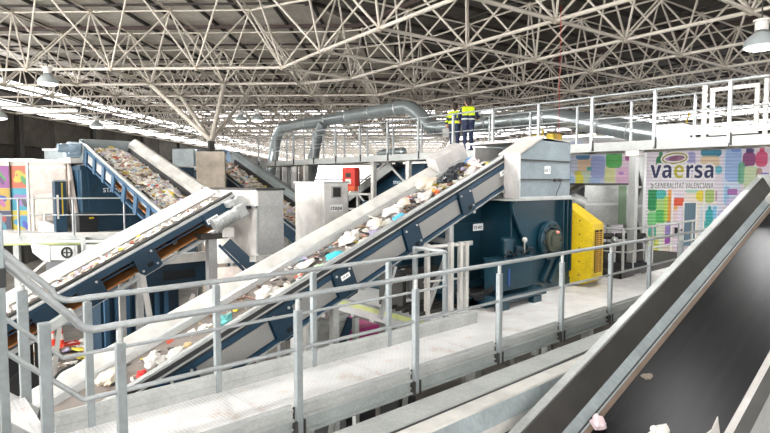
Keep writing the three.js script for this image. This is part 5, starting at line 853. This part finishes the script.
{
  const o = base('container', W(6.5, 22, PLAT), 'large dark blue steel container with white letters under the conveyor head', 'container'), u0 = 4.75, u1 = 8.6, v0 = 20.35, v1 = 22.4;
  part('body', [ub(u0, u1, v0, v1, PLAT, .55, .02)], M.containerBlue, o); part('rim', [ub(u0 - .04, u1, v0 - .04, v1, .42, .58, .01)], M.containerBlue, o); part('top_panel', [ub(u0 + .1, u1 - .1, v0 + .1, v1 - .1, .55, .62)], M.galv, o);
  for (const u of [5.0, 6.3, 7.6]) part('rib', [ub(u - .05, u + .05, v0 - .03, v0, PLAT, .45)], M.containerBlue, o); part('rib', [ub(u0 + .3, u1, v0 - .03, v0, -.3, -.25)], M.blueDark, o);
  for (const v of [20.7, 21.4, 22.1]) part('rib', [ub(u0 - .03, u0, v - .05, v + .05, PLAT, .45)], M.ribBlue, o);
  plaque('lettering', 1.2, .22, plateText('STADLER', 1.2, .22, '#133a4f', '#e6ebee', .9), o, W(5.8, v0 - .036, -.24), FACE_NEAR);
}
{
  const o = base('support_chute', W(4.6, 21, PLAT), 'slanted white sheet steel leg under the left conveyor head', 'chute');
  part('leg_plate', [solid([[22.3, .82], [21.45, .82], [20.55, -1.0], [21.3, -1.0]], .08, (a, b, t) => W(4.6 + t, a, b))], M.pinkWhite, o); part('leg_foot', [ub(4.6, 4.7, 20.6, 21.3, PLAT, -1.0)], M.galv, o); part('head_box', [ub(4.45, 6.2, 20.4, 22.2, .66, .84, .02)], M.white, o); part('guard', [ub(4.3, 4.76, 20.25, 20.7, .84, 1.25, .04)], M.paleBlue, o, 'pale blue drive guard');
}
{
  const o = base('bin', W(4.6, 19.6, PLAT), 'small black box on the platform in front of the blue container', 'box'); part('body', [ub(4.45, 5.0, 19.5, 19.9, PLAT, -1.0, .02)], M.black, o); part('lid', [ub(4.43, 5.02, 19.48, 19.92, -1.02, -.98)], M.darkSteel, o); part('warning_label', [ub(4.74, 4.88, 19.485, 19.49, -1.16, -1.1)], M.yellow, o);
}
{
  const o = base('switch_cabinet', W(4.2, 20.9, PLAT), 'narrow dark blue cabinet with a yellow strip between cabin and container', 'cabinet'); part('body', [ub(4.08, 4.42, 20.9, 21.3, PLAT, .05, .02)], M.containerBlue, o); part('warning_strip', [ub(4.27, 4.31, 20.885, 20.9, -1.1, .0)], M.yellow, o); part('handle_plate', [ub(4.12, 4.18, 20.88, 20.9, -1.2, -.4)], M.white, o); part('top_panel', [ub(4.04, 4.46, 20.86, 21.32, .05, .1)], M.galv, o);
}
{
  const o = frontal('ventilation_unit', -10.0, 16.9, -2.15, 'beige ventilation unit with a round fan under the left platform', 'fan'); local('case', [box(-.35, .5, -.25, .22, -.5, 0, .03)], M.galvDull, o); local('fan_plate', [box(-.05, .42, -.22, .2, 0, .02)], M.galvDull, o); local('fan', [new THREE.TorusGeometry(.15, .03, 8, 24).translate(.18, 0, .03), box(.03, .33, -.02, .02, .025, .04), box(.16, .2, -.15, .15, .025, .04)], M.black, o);
  local('duct_box', [solid([[-.95, .3], [-.35, .22], [-.35, -.3], [-.6, -.25], [-.9, .0]], .5, (a, b, t) => new THREE.Vector3(a, b, -t))], M.galvDull, o); local('hanger', [box(.55, .7, -.1, .45, -.3, -.1), box(-.8, 1.4, .3, .38, -.3, -.1)], M.galvDull, o); local('grey_box', [box(.6, 1.5, -.2, .25, -.6, -.1, .02)], M.galvDull, o);
}
{
  const o = frontal('steel_cupboard', -10.9, 19, -EYE, 'dark grey steel cupboard standing below the left platform', 'cupboard'); local('body', [box(-.9, .9, 0, 2.6, -1, 0, .02)], std(0x6f7276, { map: paintTex }), o); for (const x of [-.89, .01]) local('door', [box(x, x + .88, .1, 2.5, 0, .02, .006)], std(0x7b7e82, { map: paintTex }), o);
}
{ // next conveyor drive housing behind the concrete pier
  const o = frontal('machine_housing', -9.3, 27.5, -EYE, 'blue and grey machine head with a platform left of the concrete pier', 'machine'); local('body', [box(-1.2, 1.6, 0, 5.6, -2, 0, .03)], M.containerBlue, o); local('platform_deck', [box(-2.2, 1.7, 5.65, 5.8, -2, .6)], M.paleSteel, o); local('drive_box', [box(-1.3, -.2, 5.8, 6.7, -1.2, 0, .05)], M.greySteel, o); local('drive_drum', [new THREE.CylinderGeometry(.4, .4, 1.5, 20).rotateZ(Math.PI / 2).translate(.7, 6.25, -.2)], M.ribBlue, o); local('side_post', [box(-1.25, -1.05, 0, 5.65, .05, .2)], M.paleSteel, o); local('side_post', [box(.2, .3, 3.8, 5.65, .02, .1)], M.paleSteel, o); local('rail', [box(-.2, 1.6, 4.6, 4.68, .02, .1)], M.galv, o);
}
// ------------------------------------------------------------------ floor clutter seen through the steps
function cone(p, text) {
  const o = base('traffic_cone', p, text, 'cone'); local('base_plate', [box(-.16, .16, 0, .03, -.16, .16, .01)], M.black, o); local('cone_body', [new THREE.LatheGeometry([[.125, .03], [.11, .06], [.03, .68], [.02, .7], [0, .7]].map(([a, b]) => new THREE.Vector2(a, b)), 20)], M.coneOrange, o); local('reflective_band', [new THREE.CylinderGeometry(.062, .086, .18, 20, 1, true).translate(0, .36, 0)], M.white, o); return o;
}
cone(W(3.5, 19.0, -EYE), 'orange traffic cone on the left of the pair below the steps'); cone(W(3.68, 18.75, -EYE), 'orange traffic cone beside the red crate below the steps');
{ const o = base('crate', W(3.9, 18.6, -EYE), 'low red plastic crate next to the traffic cones', 'crate'); local('base_plate', [box(-.2, .2, 0, .04, -.15, .15)], M.red, o); for (const s of [-1, 1]) { local('side', [box(-.2, .2, 0, .16, s * .15 - .015, s * .15 + .015)], M.red, o); local('side', [box(s * .2 - .015, s * .2 + .015, 0, .16, -.15, .15)], M.red, o); } for (const z of [-.15, .15]) local('rim', [box(-.22, .22, .15, .17, z - .03, z + .03)], M.red, o); }
{
  const f = new THREE.Object3D(); f.position.copy(W(5, 18, -EYE)); f.updateMatrixWorld(true); wastePile('loose scraps and dirt spread over the floor behind the left conveyor', f, [-3.4, 2.6], -1, 3.2, 420, .05, .16, 0, .8, () => .3);
  const b = base('forklift', W(1.5, 15.4, -EYE), 'red and dark vehicle partly hidden behind the steps', 'forklift'); local('body', [box(-.8, .8, .35, 1.1, -.55, .55, .08)], M.black, b); local('side_panel', [box(-.3, .2, .6, 1.0, .54, .57, .01)], M.red, b); local('seat', [box(-.5, .1, 1.1, 1.3, -.3, .3, .05), box(-.55, -.42, 1.2, 1.8, -.3, .3, .04)], M.black, b); local('counterweight', [box(-1.1, -.7, .3, 1.1, -.5, .5, .1)], M.darkSteel, b); for (const [x, z] of [[-.75, -.5], [-.75, .5], [.65, -.5], [.65, .5]]) local('wheel', [new THREE.CylinderGeometry(.34, .34, .22, 24).rotateX(Math.PI / 2).translate(x, .34, z), new THREE.CylinderGeometry(.16, .16, .24, 16).rotateX(Math.PI / 2).translate(x, .34, z)], M.rubber, b); for (const z of [-.35, .35]) local('mast', [box(.9, .98, .1, 2.4, z - .05, z + .05)], M.darkSteel, b); local('fork', [box(.98, 1.9, .08, .12, -.3, -.2)], M.galvDull, b); local('fork', [box(.98, 1.9, .08, .12, .2, .3)], M.galvDull, b); for (const [x, z] of [[-.6, -.45], [-.6, .45], [.7, -.45], [.7, .45]]) local('cage_post', [rod(new THREE.Vector3(x, 1.1, z), new THREE.Vector3(x * .8, 2.1, z), .03)], M.black, b); local('cage_roof', [box(-.55, .6, 2.08, 2.12, -.5, .5)], M.black, b);
}

// ------------------------------------------------------------------ lamps
const bellShape = new THREE.LatheGeometry([[.335, 0], [.34, .02], [.31, .16], [.2, .27], [.14, .3], [.14, .34], [.0, .34]].map(([a, b]) => new THREE.Vector2(a, b)), 28), capShape = join([new THREE.CylinderGeometry(.13, .13, .2, 18).translate(0, .46, 0), new THREE.CylinderGeometry(.17, .17, .04, 18).translate(0, .57, 0)]), discShape = new THREE.SphereGeometry(.31, 28, 8, 0, Math.PI * 2, 0, Math.PI / 2).scale(1, .22, 1).rotateX(Math.PI), hookShape = metreUV(new THREE.CylinderGeometry(.015, .015, .5, 8).translate(0, .8, 0)); metreUV(bellShape);
function bellLamp(r, d, h, text, group, power = 1) {
  const o = base('high_bay_lamp', C(r, d, h), text, 'lamp', group); raw('lamp_shade', bellShape, M.bell, o); raw('housing', capShape, M.white, o); raw('hook', hookShape, M.darkSteel, o); raw('lamp_disc', discShape, M.bulb, o);
  const l = new THREE.SpotLight(0xffffff, LAMP_POWER * power, 0, 1.35, .6, 2); l.name = 'lamp_light'; l.position.copy(C(r, d, h - .1)); l.target.position.copy(C(r, d, h - 5)); l.castShadow = true; l.shadow.radius = 14; scene.add(l, l.target); return o;
}
bellLamp(8.2, 12.2, 2.95, 'big glowing bell lamp above the high walkway gate'); bellLamp(-12.1, 20.0, 3.55, 'pale bell lamp under the roof frame above the left cabins', undefined, 1.5);
bellLamp(-6.9, 30, 3.35, 'small bell lamp left of the arching duct', undefined, 4); bellLamp(-8.2, 31.5, 3.5, 'small bell lamp just above the concrete pier', undefined, 4); bellLamp(-15.6, 30, 3.0, 'small dim bell lamp in front of the dark left wall', undefined, 2); bellLamp(-17.4, 25, 2.9, 'bell lamp at the left end of the dark wall');
// lamps of the same kind, added out of view to light the near hall
[[-9, 3, 'steps at the near end of the walkway'], [-1, 2, 'camera platform'], [3, -5, 'aisle behind the viewpoint'], [-13, 9, 'left aisle beside the steps'], [-4, 9.5, 'foot of the main conveyor'], [4, 9, 'shredder and its walkway'], [12, 6, 'big black belt']].forEach(([r, d, t]) => bellLamp(r, d, 3.9, 'added unseen bell lamp high over the ' + t, 'added bell lamps out of view'));
function tubeLamp(r, d, h, L, text) { const o = frontal('tube_lamp', r, d, h, text, 'lamp'); local('housing', [box(-L / 2, L / 2, .02, .12, -.1, .1, .02)], M.white, o); local('lamp_tube', [box(-L / 2 + .03, L / 2 - .03, -.03, .02, -.07, .07, .02)], M.tubeGlow, o); for (const s of [-1, 1]) local('hanger', [rod(new THREE.Vector3(s * L * .35, .12, 0), new THREE.Vector3(s * L * .35, .9, 0), .01, 6)], M.darkSteel, o); const l = new THREE.RectAreaLight(0xfff6ea, 25, L - .06, .14); l.name = 'lamp_light'; l.position.copy(C(r, d, h - .04)); l.lookAt(C(r, d, h - 5)); scene.add(l); }
tubeLamp(-15.2, 26, 3.35, 1.6, 'long fluorescent tube lamp near the dark left wall'); tubeLamp(-8.9, 32, 3.85, 1.8, 'fluorescent tube lamp above and behind the concrete pier'); tubeLamp(2.6, 34, 2.75, 1.6, 'fluorescent tube lamp just below the arching duct');
{
  const o = frontal('exit_sign', 7.1, 22, 2.6, 'small green glowing exit sign among the roof tubes', 'sign'); local('case', [box(-.25, .25, -.1, .1, -.03, 0)], M.white, o); local('sign_face', [box(-.22, .22, -.08, .08, 0, .01)], new THREE.MeshStandardMaterial({ color: 0x4fae5a, emissive: new THREE.Color(.15, .5, .18), emissiveIntensity: .5 }), o);
}
renderer.render(scene, camera);
